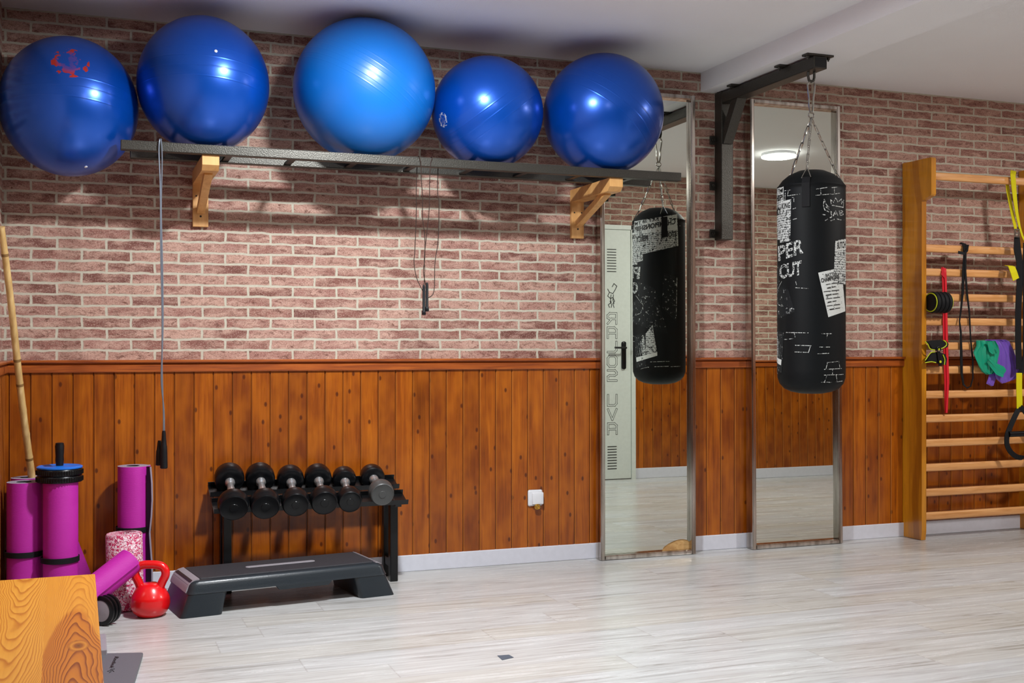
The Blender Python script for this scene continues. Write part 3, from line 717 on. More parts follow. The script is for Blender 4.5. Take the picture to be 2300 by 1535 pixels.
for side, grp in (('c', [[(1828, 425), (1852, 422)], [(1838, 424), (1839, 437)], [(1828, 439), (1860, 437)], [(1862, 423), (1876, 422)], [(1868, 422), (1868, 437)], [(1862, 438), (1880, 436)]]),
          ('c', [[(1756, 427), (1773, 425)], [(1768, 426), (1766, 436)], [(1766, 438), (1793, 435)], [(1775, 441), (1780, 443), (1780, 452)], [(1778, 468), (1784, 466)], [(1778, 492), (1786, 490)]]),
          ('c', [[(1762, 747), (1812, 748)], [(1781, 749), (1783, 758)], [(1758, 763), (1778, 761)], [(1783, 776), (1818, 777)], [(1782, 791), (1812, 792), (1816, 779)]]),
          ('c', [[(1840, 750), (1862, 750)], [(1853, 752), (1851, 762)], [(1832, 795), (1856, 794)], [(1836, 780), (1858, 780)]]),
          ('c', [[(1852, 815), (1878, 812), (1880, 826)], [(1853, 815), (1850, 829)], [(1846, 830), (1884, 828)], [(1864, 831), (1864, 840)], [(1846, 843), (1888, 841)], [(1852, 843), (1846, 860)], [(1840, 859), (1862, 859)], [(1872, 842), (1874, 856)], [(1872, 858), (1886, 856)]]),
          ('c', [[(1786, 640), (1784, 632)], [(1784, 646), (1812, 648)]]),
          ('m', [[(1449, 835), (1458, 834)], [(1470, 833), (1500, 832)], [(1460, 822), (1502, 821)], [(1440, 838), (1455, 834)], [(1505, 833), (1525, 832)]]),
          ('m', [[(1518, 500), (1536, 502)], [(1525, 515), (1536, 516)]]), ('m', [[(1519, 632), (1517, 720)]]), ('m', [[(1465, 738), (1475, 800)]]),
          ('m', [[(1430, 570), (1470, 562), (1520, 558)]]), ('m', [[(1441, 680), (1446, 695), (1440, 712), (1428, 716)], [(1430, 672), (1443, 690)]])):
    for l in grp:
        bm = B(); bag_stroke(bm, side, l, .0028); obj('brick_line_print', bm, M_wornw, pb)
# tabs, rings, chains
def chain(bm, p, q, n, r=.0028, L=None):
    p, q = Vector(p), Vector(q); d = (q-p); step = d.length/n; d.normalize(); s, u = frame_of(d)
    for k in range(n):
        c = p+d*step*(k+.5); a = s if k % 2 else u; hl = step*.62-r; hw = r*2.1
        pts = [c+a*hw*math.cos(t)+d*((hl-hw)*(1 if math.sin(t) > 0 else -1)+hw*math.sin(t)) for t in [math.pi*2*(j+.5)/12 for j in range(12)]]
        bm_tube(bm, pts, r, 6, closed=True)
KN = Vector((HX, HY, 2.078))
angs = [(-.155, 'front'), (1.94, 'right'), (-2.25, 'back')]
for th, _ in angs:
    dirv = (tc*math.cos(th)+tr*math.sin(th)); side = Vector((-dirv.y, dirv.x, 0))
    base = BC+dirv*.142+Vector((0, 0, 1.772)); low = BC+dirv*(RB+.003)
    bm = B(); bm_ribbon(bm, [low+Vector((0, 0, 1.66)), low+Vector((0, 0, 1.74)), BC+dirv*(RB+.0035)+Vector((0, 0, 1.765)), BC+dirv*.139+Vector((0, 0, 1.792))], .034, .003, side); obj('webbing_tab', bm, M_webb, pb)
    a = BC+dirv*.139+Vector((0, 0, 1.790)); top = BC+dirv*.118+Vector((0, 0, 1.832))
    bm = B(); bm_tube(bm, [a-side*.02, a+side*.02, top+side*.003, top-side*.003], .0026, 8, closed=True); obj('d_ring', bm, M_zinc, pb, True)
    bm = B(); chain(bm, top, KN, 7, .0024); obj('chain', bm, M_zinc, pb, True)
bm = B(); bm_tube(bm, [KN+Vector((.014*math.cos(t), 0, .012+.014*math.sin(t))) for t in [k*math.pi/8 for k in range(16)]], .003, 8, closed=True)
obj('ring', bm, M_zinc, pb, True)
bm = B(); z0, z1 = 2.106, 2.248
bm_tube(bm, smooth_path([(HX-.006, HY, z0), (HX-.012, HY, z0+.03), (HX-.012, HY, z0+.06), (HX-.018, HY, z1-.04), (HX-.017, HY, z1-.016), (HX, HY, z1-.002), (HX+.017, HY, z1-.016), (HX+.018, HY, z1-.04), (HX+.011, HY, z0+.06), (HX+.011, HY, z0+.03), (HX+.006, HY, z0), (HX, HY, z0-.005), (HX-.006, HY, z0)], 4), .0042, 8)
obj('carabiner', bm, M_zinc, pb, True)

# ------------------------------------------------------------------ wall bars
wb = thing('wall_bars', 'varnished wooden gym wall bars with light rungs at the right edge', 'wall bars', (4.6, -.09, 0))
for x0, z1 in ((4.213, 2.05), (5.03, 2.05)):
    bm = B(); th = .030
    P = [(x0, -.008, 0.0015), (x0, -.157, 0.0015), (x0, -.163, .05), (x0, -.163, 1.825), (x0, -.17, 1.832), (x0, -.232, 1.848), (x0, -.238, 1.856), (x0, -.238, 2.045), (x0, -.232, 2.052), (x0, -.008, 2.052)]
    bm_prism(bm, P, (th, 0, 0)); obj('upright', bm, M_upright, wb)
def zr(py, y): return at(2082, py, y).z
RY = -.14
rz = []
for k, py in enumerate([395, 558, 612, 668, 723, 778, 832, 887, 941, 996, 1051, 1107, 1160]):
    y = -.205 if k == 0 else RY; z = zr(py, y); rz.append(z)
    bm = B(); bm_box(bm, 4.243, 5.03, y-.014, y+.014, z-.021, z+.021, .009, 3); obj('rung', bm, M_rung, wb, True)

def hang(name, label, cat, px, py, y=-.16, group=None): return thing(name, label, cat, at(px, py, y), group)
# red band
t = hang('resistance_band', 'red loop resistance band hanging from the wall bars beside the black cuffs', 'resistance band', 2125, 930)
y = -.164
bm = B()
for dx, dy in ((-2.5, 0), (3, -.006)):
    bm_ribbon(bm, [at(2118+dx, 605, -.135)+Vector((0, 0, 0)), at(2119+dx, 603, -.152+dy), at(2120+dx, 612, y+dy), at(2121+dx, 640, y+dy), at(2123+dx, 760, y+dy), at(2126+dx, 860, y+dy), at(2125+dx*.3, 928, y+dy)], [.012, .014, .014, .013, .016, .015, .012], .004, (1, 0, 0))
bm_ribbon(bm, [at(2113, 604, -.128), at(2116, 603, -.15), at(2118, 616, -.17), at(2124, 622, -.172)], .02, .004, (.5, 0, 1))
recentre(tag(obj('resistance_band', bm, M_redband), t['label'], t['category'])); bpy.data.objects.remove(t)
# black band
bm = B()
yb = -.166
bm_ribbon(bm, [at(2162, 548, -.12), at(2164, 547, -.15), at(2167, 556, yb), at(2167, 575, yb), at(2164, 610, yb), at(2162, 660, yb), at(2158, 700, yb), at(2155, 722, yb-.01), at(2158, 745, yb), at(2159, 800, yb), at(2160, 840, yb), at(2164, 864, yb), at(2172, 872, yb), at(2180, 868, yb), at(2185, 850, yb), at(2185, 810, yb), at(2180, 760, yb), at(2177, 700, yb), at(2172, 660, yb), at(2168, 610, yb), at(2168, 570, yb-.004), at(2166, 555, yb-.004)],
          [.032, .032, .028, .026, .024, .020, .012, .010, .014, .022, .020, .014, .012, .010, .010, .012, .010, .012, .015, .017, .020, .024], .003, (1, .25, 0))
bm_ribbon(bm, [at(2152, 567, yb-.002), at(2166, 570, yb-.008), at(2172, 563, yb-.008), at(2173, 550, yb-.006)], .016, .003, (.2, 0, 1))
recentre(tag(obj('resistance_band', bm, M_webb), 'black loop resistance band on the wall bars, between the red and green bands', 'resistance band'))
# cuffs
t = hang('ankle_cuff', 'rolled black ankle cuff with yellow piping on the wall bars, above the buckled one', 'ankle cuff', 2100, 705, -.2)
bm = B(); z0, z1 = at(2098, 704, -.2).z, at(2098, 655, -.2).z; zc = (z0+z1)/2; hh = (z1-z0)/2
xa = 4.247
for k in range(4):
    c = Vector((xa+.016+k*.026, -.19, zc)); bm_lathe(bm, [(0, -.015), (hh*.8, -.015), (hh*.96, -.009), (hh, 0), (hh*.96, .009), (hh*.8, .015), (0, .015)], c, (1, .0, 0), 28)
o = obj('padding', bm, M_webb, t, True)
for xx, s in ((xa+.108, 1), (xa+.002, 1)):
    bm = B(); bm_tube(bm, [(xx, -.19+hh*.84*math.cos(a), zc+hh*.84*math.sin(a)) for a in [2*math.pi*k/24 for k in range(24)]], .0028, 6, closed=True); obj('piping', bm, M_lime, t, True)
t = hang('ankle_cuff', 'black ankle cuff with yellow piping and a ring buckle, below the rolled one', 'ankle cuff', 2100, 828, -.19)
def px_poly(L, y): return [at(a, b, y) for a, b in L]
bm = B()
up = [(2078, 768), (2090, 765), (2108, 764), (2121, 766), (2126, 773), (2124, 780), (2114, 784), (2100, 788), (2090, 785), (2084, 774), (2078, 768)]
lo = [(2078, 810), (2086, 796), (2092, 791), (2106, 792), (2118, 796), (2122, 806), (2120, 820), (2108, 818), (2096, 814), (2078, 815)]
bm_prism(bm, px_poly(up[:-1], -.185), (0, -.016, 0)); obj('padding', bm, M_webb, t); bm = B(); bm_prism(bm, px_poly(lo, -.182), (0, -.018, 0))
obj('padding', bm, M_webb, t)
bm = B()
for L in ([(2078, 768), (2084, 774), (2089, 784), (2100, 787)], [(2108, 784), (2118, 782), (2126, 775), (2124, 768), (2119, 765)], [(2078, 810), (2086, 798), (2092, 792), (2100, 791)], [(2078, 815), (2092, 813), (2102, 815)], [(2118, 797), (2122, 808), (2121, 820)]):
    bm = B(); bm_tube(bm, smooth_path(px_poly(L, -.203), 3), .0028, 6); obj('piping', bm, M_lime, t, True)
bm = B(); c = at(2108.5, 785, -.208); bm_tube(bm, [c+Vector((.013*math.cos(a), 0, .013*math.sin(a))) for a in [2*math.pi*k/18 for k in range(18)]], .003, 8, closed=True)
bm_ribbon(bm, [at(2108, 790, -.206), at(2110, 805, -.207), at(2112, 822, -.205)], .02, .003, (1, 0, 0)); obj('ring_buckle', bm, M_plastic_blk, t, True)
bm = B(); bm_lathe(bm, [(0, 0), (.007, 0), (.007, .002), (0, .002)], at(2112, 813, -.211), (0, -1, 0), 14); obj('badge', bm, M_lime, t); bm = B(); bm_lathe(bm, [(0, 0), (.005, 0), (.005, .003), (0, .003)], at(2108.5, 785, -.208), (0, -1, 0), 14); obj('badge', bm, M_lime, t)
# green and purple latex bands, bunched over a rung
def poly_rails(Lp, Rp, y): return [at(a, b, y) for a, b in Lp], [at(a, b, y) for a, b in Rp]
bm = B()
L, R = poly_rails([(2212, 764), (2226, 768), (2234, 782), (2236, 800), (2234, 824), (2232, 840), (2236, 852), (2248, 862)], [(2258, 764), (2264, 768), (2272, 782), (2280, 800), (2286, 822), (2290, 836), (2284, 846), (2274, 854)], -.166)
bm_sheet(bm, L, R, 22, .002, .008, 2.2, 1.); 
L, R = poly_rails([(2222, 835), (2218, 850), (2214, 862), (2226, 868)], [(2238, 836), (2236, 848), (2233, 858), (2230, 866)], -.164); bm_sheet(bm, L, R, 8, .002, .004, 1, 2.)
L, R = poly_rails([(2214, 763), (2240, 763), (2258, 764)], [(2214, 770), (2240, 772), (2260, 772)], -.15)
bm_sheet(bm, [at(2214, 766, -.12), at(2213, 763, -.15), at(2212, 766, -.166)], [at(2258, 766, -.12), at(2258, 763, -.15), at(2258, 766, -.166)], 10, .002, .002, 2, 3.)
recentre(tag(obj('latex_band', bm, M_purple, None, True, 60), 'purple latex exercise band draped over a rung of the wall bars', 'latex band'))
bm = B()
L, R = poly_rails([(2192, 766), (2192, 778), (2185, 792), (2190, 808), (2196, 824), (2203, 836), (2213, 842)], [(2232, 766), (2238, 776), (2242, 790), (2240, 806), (2238, 822), (2234, 834), (2228, 840)], -.178)
bm_sheet(bm, L, R, 22, .002, .009, 2.6, 0.)
L, R = poly_rails([(2214, 812), (2224, 826), (2236, 842), (2250, 848)], [(2222, 806), (2236, 816), (2252, 824), (2258, 832)], -.196); bm_sheet(bm, L, R, 10, .002, .006, 2, 4.)
L, R = poly_rails([(2214, 768), (2218, 780), (2220, 790), (2226, 796)], [(2226, 768), (2232, 778), (2236, 786), (2238, 794)], -.198); bm_sheet(bm, L, R, 8, .002, .006, 2, 5.)
bm_sheet(bm, [at(2193, 768, -.12), at(2192, 764, -.15), at(2192, 768, -.178)], [at(2232, 768, -.12), at(2232, 764, -.15), at(2232, 768, -.178)], 10, .002, .002, 2, 3.)
recentre(tag(obj('latex_band', bm, M_green, None, True, 60), 'green knotted latex exercise band draped over a rung of the wall bars', 'latex band'))
# suspension trainer
t = hang('suspension_trainer', 'yellow and black strap suspension trainer hanging from the top bar at the right edge', 'suspension trainer', 2285, 1030, -.25)
ys = -.262
bm = B()
bm_ribbon(bm, [at(2276, 392, -.19)+Vector((0, 0, .02)), at(2276, 386, -.215), at(2275, 393, -.238), at(2277, 420, -.24), at(2280, 450, -.24), at(2284, 480, -.24), at(2290, 510, -.24), at(2296, 530, -.24), at(2304, 545, -.24)], [.03, .03, .034, .032, .026, .02, .014, .012, .012], .003, (1, 0, 0))
obj('yellow_strap', bm, M_yellow, t); bm = B()
bm_ribbon(bm, [at(2262, 408, -.19), at(2264, 430, -.20), at(2270, 460, -.21), at(2276, 490, -.225), at(2282, 518, -.24)], [.032, .032, .034, .032, .024], .003, (1, .3, 0))
obj('yellow_strap', bm, M_yellow, t); bm = B()
bm_ribbon(bm, [at(2265, 597, -.20), at(2272, 599, -.236), at(2277, 612, -.242), at(2282, 628, -.242)], .045, .003, (1, 0, 0))
obj('yellow_tab', bm, M_yellow, t); bm = B()
bm_ribbon(bm, [at(2289, 838, -.225), at(2289, 870, -.226), at(2290, 918, -.228)], .04, .003, (1, 0, 0))
obj('yellow_strap', bm, M_yellow, t)
bm = B()
bm_ribbon(bm, [at(2284, 530, -.234), at(2285, 560, -.234), at(2290, 590, -.234), at(2290, 640, -.234), at(2287, 700, -.228), at(2287, 770, -.222), at(2289, 830, -.220)], [.036, .05, .044, .042, .042, .042, .04], .003, (1, 0, 0))
obj('black_strap', bm, M_webb, t); bm = B()
bm_ribbon(bm, [at(2304, 545, -.238), at(2303, 575, -.222), at(2303, 700, -.216), at(2303, 800, -.214), at(2298, 828, -.216), at(2290, 842, -.222)], .034, .003, (1, 0, 0))
obj('black_strap', bm, M_webb, t); bm = B()
bm_ribbon(bm, smooth_path([at(2290, 915, -.228), at(2280, 935, -.23), at(2268, 962, -.23), at(2262, 980, -.232), at(2262, 1000, -.232), at(2272, 1018, -.234), at(2288, 1028, -.236), at(2306, 1026, -.238), at(2322, 1012, -.24), at(2328, 985, -.24), at(2322, 955, -.238), at(2302, 925, -.236), at(2292, 915, -.234)], 4), .028, .005, (1, -.2, .3))
obj('handle_loop', bm, M_webb, t)
bm = B(); bm_tube(bm, [at(2266, 976, -.236), at(2312, 974, -.26)], .016, 18); obj('handle_grip', bm, M_rubber, t, True)
bm = B(); p = at(2284, 524, -.245)
for dx in (-.014, .014): bm_box(bm, p.x+dx-.003, p.x+dx+.003, p.y-.004, p.y+.004, p.z-.022, p.z+.022)
for dz in (-.02, .0, .02): bm_box(bm, p.x-.014, p.x+.014, p.y-.004, p.y+.004, p.z+dz-.003, p.z+dz+.003)
obj('buckle', bm, M_zinc, t)

# ------------------------------------------------------------------ socket
t = thing('wall_socket', 'white wall socket with a brass hook on the wood panelling', 'socket', at(1201, 1120, -.02))
a, b = at(1185, 1101, -.014), at(1217, 1136, -.014)
bm = B(); bm_box(bm, a.x, b.x, -.024, -.0121, b.z, a.z, .008, 3); obj('cover_plate', bm, M_white, t, True)
bm = B(); bm_box(bm, a.x+.018, b.x+.002, -.036, -.0241, b.z+.008, a.z-.012, .005, 3); obj('blanking_plug', bm, M_white, t, True)
c = at(1207, 1139, -.034); bm = B(); bm_tube(bm, [c+Vector((.012*math.cos(q), 0, .010*math.sin(q))) for q in [2*math.pi*k/14 for k in range(14)]], .0045, 8, closed=True)
bm_lathe(bm, [(0, -.004), (.008, -.004), (.008, .01), (0, .01)], c+Vector((0, .004, 0)), (0, 1, 0), 14); obj('brass_hook', bm, M_brass, t, True)

# ------------------------------------------------------------------ dumbbell rack
rk = thing('dumbbell_rack', 'black steel dumbbell rack standing against the panelling behind the step platform', 'rack', (.92, -.17, 0))
lx = [(.545, .580), (1.268, 1.303)]
for x0, x1 in lx:
    bm = B(); bm_box(bm, x0, x1, -.212, -.172, 0.001, .36, .003); obj('leg', bm, M_blk, rk)
    bm = B(); bm_box(bm, x0, x1, -.09, -.052, 0.001, .42, .003); obj('leg', bm, M_blk, rk)
    bm = B(); bm_box(bm, x0+.004, x1-.004, -.172, -.09, .06, .10, .003); obj('foot_bar', bm, M_blk, rk)
    bm = B(); bm_bar(bm, ((x0+x1)/2, -.055, .425), ((x0+x1)/2, -.285, .352), .03, .024, .002); obj('tray_support', bm, M_blk, rk)
TX0, TX1 = .497, 1.325
def tray(y0, z0, y1, z1, nm):
    bm = B(); d = Vector((0, y1-y0, z1-z0)); u = Vector((1, 0, 0)).cross(d).normalized(); u = u if u.z > 0 else -u
    p = Vector((TX0, y0, z0)); q = Vector((TX0, y1, z1)); h = .022
    bm_prism(bm, [p+u*h, p+u*h-d.normalized()*-.003, p+d.normalized()*.003+u*.003, q-d.normalized()*.003+u*.003, q-d.normalized()*.003+u*h, q+u*h, q, p], (TX1-TX0, 0, 0)); obj(nm, bm, M_blk, rk)
tray(-.052, .438, -.148, .405, 'upper_tray'); tray(-.206, .388, -.302, .354, 'lower_tray')
bells = [((515, 1074, 34), (524, 1133, 34)), ((584, 1073, 33.5), (595, 1131, 33)), ((652, 1076, 31), (663, 1127, 30)), ((714, 1073, 31), (727, 1123, 29)), ((773, 1076, 27.5), (785, 1121, 26)), ((836, 1071, 28), (856, 1106, 26))]
BL = ['leftmost and largest black dumbbell on the rack', 'black dumbbell second from the left on the rack', 'black dumbbell third from the left on the rack', 'black dumbbell fourth from the left on the rack', 'black dumbbell second from the right on the rack', 'rightmost small dumbbell with a worn grey end, set askew on the rack']
for i, ((ax, ay, ar), (fx, fy, fr)) in enumerate(bells):
    P0 = at(ax, ay, -.105); P1 = at(fx, fy, -.300); R0 = ar*(P0-CAMP).dot(FW)/F*.97
    d = (P1-P0).normalized(); t = thing('dumbbell', BL[i], 'dumbbell', (P0+P1)/2-Vector((0, 0, R0)), 'black dumbbells on the rack')
    hl = .034
    for c, s in ((P0, -1), (P1, 1)):
        bm = B(); ax_ = d*s
        bm_lathe(bm, [(0, -hl), (R0*.45, -hl), (R0*.80, -hl*.96), (R0*.94, -hl*.8), (R0, -hl*.5), (R0, hl*.35), (R0*.97, hl*.48), (R0*.965, hl*.6), (R0*.93, hl*.9), (R0*.86, hl), (R0*.8, hl*.94), (R0*.3, hl*.94), (R0*.28, hl*.99), (0, hl*.99)], c, ax_, 48)
        o = obj('head', bm, M_rubber_grey if (i == 5 and s == 1) else M_rubber, t, True, 35)
    L = (P1-P0).length; r = .014
    bm = B(); bm_lathe(bm, [(.0, hl*.9), (.021, hl*.9), (.021, hl+.014), (.015, hl+.022), (.0135, hl+.03), (.0165, L/2-.01), (.0165, L/2+.01), (.0135, L-hl-.03), (.015, L-hl-.022), (.021, L-hl-.014), (.021, L-hl*.9), (0, L-hl*.9)], P0, d, 24)
    obj('handle', bm, M_grip, t, True)

# ------------------------------------------------------------------ step platform in front of the rack
A0 = Vector((.340, -.607, 0)); A1 = Vector((1.222, -.474, 0)); ex = (A1-A0).normalized(); ey = Vector((-ex.y, ex.x, 0)); LN = (A1-A0).length; DP = .335; H = .138
def sp(u, v, z): return A0+ex*u+ey*v+Vector((0, 0, z+.001))
st = thing('step_platform', 'dark aerobic step platform with a light stripe in front of the dumbbell rack', 'step', sp(LN/2, DP/2, 0))
def rrect(x0, x1, y0, y1, r, z, n=5):
    out = []
    for cx, cy, a0 in ((x1-r, y1-r, 0), (x0+r, y1-r, 90), (x0+r, y0+r, 180), (x1-r, y0+r, 270)):
        for k in range(n+1): a = math.radians(a0+90*k/n); out.append((cx+r*math.cos(a), cy+r*math.sin(a), z))
    return out
def loft(bm, rings, f, cap0=True, cap1=True):
    V = [[bm.verts.new(f(*p)) for p in r] for r in rings]
    for P, Q in zip(V, V[1:]):
        for k in range(len(P)): bm.faces.new((P[k], P[(k+1) % len(P)], Q[(k+1) % len(Q)], Q[k]))
    if cap0: bm.faces.new(V[0])
    if cap1: bm.faces.new(V[-1])
bm = B()
def deck_ring(ins, z, r=.03): return rrect(.035+ins*.8, LN-.035-ins*.8, .012+ins*.5, DP-.012-ins*.5, r, z)
loft(bm, [deck_ring(-.008, .086), deck_ring(0, .100), deck_ring(.006, .118), deck_ring(.014, .128), deck_ring(.026, .134), deck_ring(.045, H-.002)], sp)
obj('deck', bm, M_slate, st, True, 50)
for u0, u1, l in ((0, .165, 0), (LN-.155, LN, 1)):
    bm = B()
    if l == 0: rings = [rrect(0, .165, 0, DP, .02, 0), rrect(.02, .178, .006, DP-.006, .022, .05), rrect(.036, .190, .010, DP-.010, .024, .09), ]
    else: rings = [rrect(LN-.155, LN, 0, DP, .02, 0), rrect(LN-.168, LN-.02, .006, DP-.006, .022, .05), rrect(LN-.18, LN-.036, .010, DP-.010, .024, .09)]
    loft(bm, rings, sp); obj('foot', bm, M_slate, st, True, 50)
bm = B(); bm_prism(bm, [sp(*p) for p in ((.38, .0075, .0865), (.395, .0075, .070), (.60, .0075, .070), (.615, .0075, .0865))], ey*.02); obj('front_lip', bm, M_slate, st)
bm = B(); loft(bm, [rrect(.085, LN-.075, .05, DP-.035, .01, H-.003), rrect(.087, LN-.077, .052, DP-.037, .01, H+.0015)], sp); obj('rubber_mat', bm, M_stepmat, st)
bm = B(); loft(bm, [rrect(.305, .60, .165, .195, .012, H+.001), rrect(.306, .599, .166, .194, .012, H+.003)], sp); obj('centre_stripe', bm, M_lightgrey, st)
bm = B(); bm_ribbon(bm, [sp(.030, DP/2, .09), sp(.036, DP/2, .106), sp(.046, DP/2, .124), sp(.062, DP/2, .134), sp(.082, DP/2, H+.0005)], DP-.07, .005, ey); obj('end_strip', bm, M_lightgrey, st, True)
bm = B(); bm_ribbon(bm, [sp(LN-.05, DP/2, .128), sp(LN-.062, DP/2, .134), sp(LN-.075, DP/2, H+.0005)], DP-.07, .005, ey); obj('end_strip', bm, M_lightgrey, st, True)

# ------------------------------------------------------------------ kettlebell
KB = Vector((.236, -.505, .001))
kb = thing('kettlebell', 'red kettlebell standing on the floor left of the step platform', 'kettlebell', KB)
bm = B(); bm_lathe(bm, [(0, 0), (.045, 0), (.05, .003), (.064, .016), (.072, .034), (.0748, .050), (.0735, .064), (.0738, .066), (.070, .078), (.0605, .096), (.050, .110), (.040, .120), (.026, .127), (0, .128)], KB, n=56)
obj('body', bm, M_red, kb, True)
bm = B(); hp = [(-.034, .100), (-.046, .130), (-.058, .155), (-.058, .174), (-.046, .190), (-.024, .197), (0, .198), (.024, .197), (.046, .190), (.058, .174), (.058, .155), (.046, .130), (.034, .100)]
bm_tube(bm, smooth_path([KB+RT*a+Vector((0, 0, b)) for a, b in hp], 5), .0165, 16); obj('handle', bm, M_red, kb, True)

# ------------------------------------------------------------------ rolled mats, roller and wheels in the corner
def rolled(c, axis, L, R, label, strap_at, name='exercise_mat', seam=0., flap=False, turns=4.2):
    c = Vector(c); ax = Vector(axis).normalized(); s, u = frame_of(ax)
    t = thing(name, label, 'exercise mat', c, 'rolled magenta mats in the corner')
    sv = Vector(seam); seam = math.atan2(sv.dot(u), sv.dot(s))
    th = .0085; N = 34; n = int(turns*N); outer, inner = [], []
    for k in range(n+1):
        a = seam+2*math.pi*k/N; r = R-th*1.04*(k/N); outer.append((r, a)); inner.append((r-th, a))
    def P(r, a, h): return c+ax*h+(s*math.cos(a)+u*math.sin(a))*r
    bm = B()
    O0 = [bm.verts.new(P(r, a, 0)) for r, a in outer]; O1 = [bm.verts.new(P(r, a, L)) for r, a in outer]
    I0 = [bm.verts.new(P(r, a, 0)) for r, a in inner]; I1 = [bm.verts.new(P(r, a, L)) for r, a in inner]
    fo, fe = [], []
    for k in range(n):
        fo.append(bm.faces.new((O0[k], O0[k+1], O1[k+1], O1[k])))
        bm.faces.new((I0[k+1], I0[k], I1[k], I1[k+1])).material_index = 2
        bm.faces.new((O0[k+1], O0[k], I0[k], I0[k+1])).material_index = 1; bm.faces.new((O1[k], O1[k+1], I1[k+1], I1[k])).material_index = 1
    for k in (0, n): bm.faces.new((O0[k], O1[k], I1[k], I0[k])).material_index = 1
    obj('roll', bm, [M_mat, M_matend, M_matback], t, True, 50)
    for h in strap_at:
        bm = B(); bm_lathe(bm, [(R+.0002, -.011), (R+.003, -.010), (R+.003, .010), (R+.0002, .011)], c+ax*h, ax, 48); obj('strap', bm, M_webb, t, True)
    if flap:
        bm = B()
        e = c+RT*(R+.003)
        pts = [(e+FW*.02, 0, .0), (e+FW*.0, 0, 0)]
        rows = []
        for k in range(9):
            z = L*k/8; bulge = .012*abs(math.sin(math.pi*(z-.26)/.33)) if z > .01 else .012
            p = c+Vector((0, 0, z))+RT*(R-.004)-FW*.035; q = c+Vector((0, 0, z))+RT*(R+.006+bulge)-FW*.05+RT*.004
            rows.append((p, q))
        for k in range(8):
            (p, q), (p2, q2) = rows[k], rows[k+1]
            f = bm.faces.new([bm.verts.new(v) for v in (p, q, q2, p2)]); f.material_index = 2
            off = FW*.012
            f = bm.faces.new([bm.verts.new(v) for v in (p+off, q+off, q2+off, p2+off)]); f.material_index = 0
            f = bm.faces.new([bm.verts.new(v) for v in (q, q+RT*.003, q2+RT*.003, q2)]); f.material_index = 1
            f = bm.faces.new([bm.verts.new(v) for v in (q+RT*.003, q+off+RT*.003, q2+off+RT*.003, q2+RT*.003)]); f.material_index = 1
        obj('loose_edge', bm, [M_mat, M_matend, M_matback], t)
    return t
UP = (0, 0, 1)
m1 = at(55, 1083, -.28); rolled((m1.x, m1.y, .001), UP, m1.z, .071, 'rolled magenta mat standing in the corner, front left one', [.235], seam=FW)
m0 = at(63, 1073, -.12); rolled((m0.x, m0.y, .001), UP, m0.z, .071, 'rolled magenta mat standing in the corner behind the front left one', [.24], seam=FW)
m2 = at(135, 1085, -.35); rolled((m2.x, m2.y, .001), UP, m2.z+.002, .0685, 'rolled magenta mat standing under the blue wheel', [.215], seam=FW)
m3 = at(300, 1047, -.13); rolled((m3.x, m3.y, .001), UP, m3.z, .0685, 'rolled magenta mat standing alone against the panelling, with a loose black edge', [.285], seam=RT*.8+FW*.6, flap=True)
# leaning flat mat piece right of the second roll
bm = B(); L_ = [at(172, 1215, -.12), at(172, 1330, -.14)]; R_ = [at(178, 1218, -.12), at(214, 1318, -.14)]
bm_prism(bm, [at(172, 1213, -.10), at(208, 1305, -.10), at(220, 1350, -.10), at(165, 1350, -.10)], (0, -.012, 0))
o = recentre(tag(obj('folded_mat', bm, M_mat), 'magenta mat corner poking out beside the roll under the blue wheel', 'exercise mat')); o.location.z = .001 if o.location.z < .001 else o.location.z
# roll lying aslant, its upper end resting on the foam roller
q1 = at(294, 1262, -.475); q0 = at(165, 1364, -.60)
dq = (q1-q0)
rolled(q0, dq, dq.length, .058, 'rolled magenta mat lying aslant against the speckled foam roller', [], seam=-FW-Vector((-.15, 0, .35)), turns=4.2)
# foam roller
fb = Vector((.150, -.345, .001)); 
t = thing('foam_roller', 'speckled pink and white foam roller standing behind the red kettlebell', 'foam roller', fb)
bm = B(); bm_lathe(bm, [(.02, 0), (.064, 0), (.070, .005), (.070, .296), (.066, .301), (.02, .301), (.02, 0)], fb, (-.02, .0, 1), 48); obj('roller_body', bm, M_roller, t, True, 50)
# ab wheel on the second roll
wc = at(134, 1064, -.34); wz = m2.z+.004
t = thing('ab_wheel', 'blue and black twin ab wheel with upright handle resting on a rolled mat', 'ab wheel', (wc.x, wc.y, wz))
def wheel(bm, c, ax, R, h, n=72):
    bm_lathe(bm, [(R*.88, 0), (R*.96, 0), (R, h*.25), (R, h*.75), (R*.96, h), (R*.88, h), (R*.88, 0)], c, ax, n)
    s, u = frame_of(Vector(ax))
    for k in range(56):
        a = 2*math.pi*k/56; d = s*math.cos(a)+u*math.sin(a); bm_bar(bm, Vector(c)+Vector(ax)*h*.15+d*R, Vector(c)+Vector(ax)*h*.85+d*R, .004, .003)
for k in range(2):
    bm = B(); wheel(bm, (wc.x, wc.y, wz+k*.027), (0, 0, 1), .086, .024); obj('tyre', bm, M_rubber, t, True, 40)
bm = B()
bm_lathe(bm, [(0, .018), (.03, .018), (.076, .05), (.0845, .054), (.085, .059), (.080, .062), (.066, .057), (.03, .059), (.02, .062), (0, .062)], (wc.x, wc.y, wz), (0, 0, 1), 48); obj('wheel_disc', bm, M_blue, t, True, 50)
bm = B(); bm_lathe(bm, [(0, .055), (.013, .055), (.0135, .062), (.0165, .085), (.0155, .1), (.0165, .115), (.0175, .14), (.0155, .146), (.0160, .150), (.0125, .152), (0, .152)], (wc.x, wc.y, wz), (0, 0, 1), 24); obj('handle', bm, M_plastic_blk, t, True)
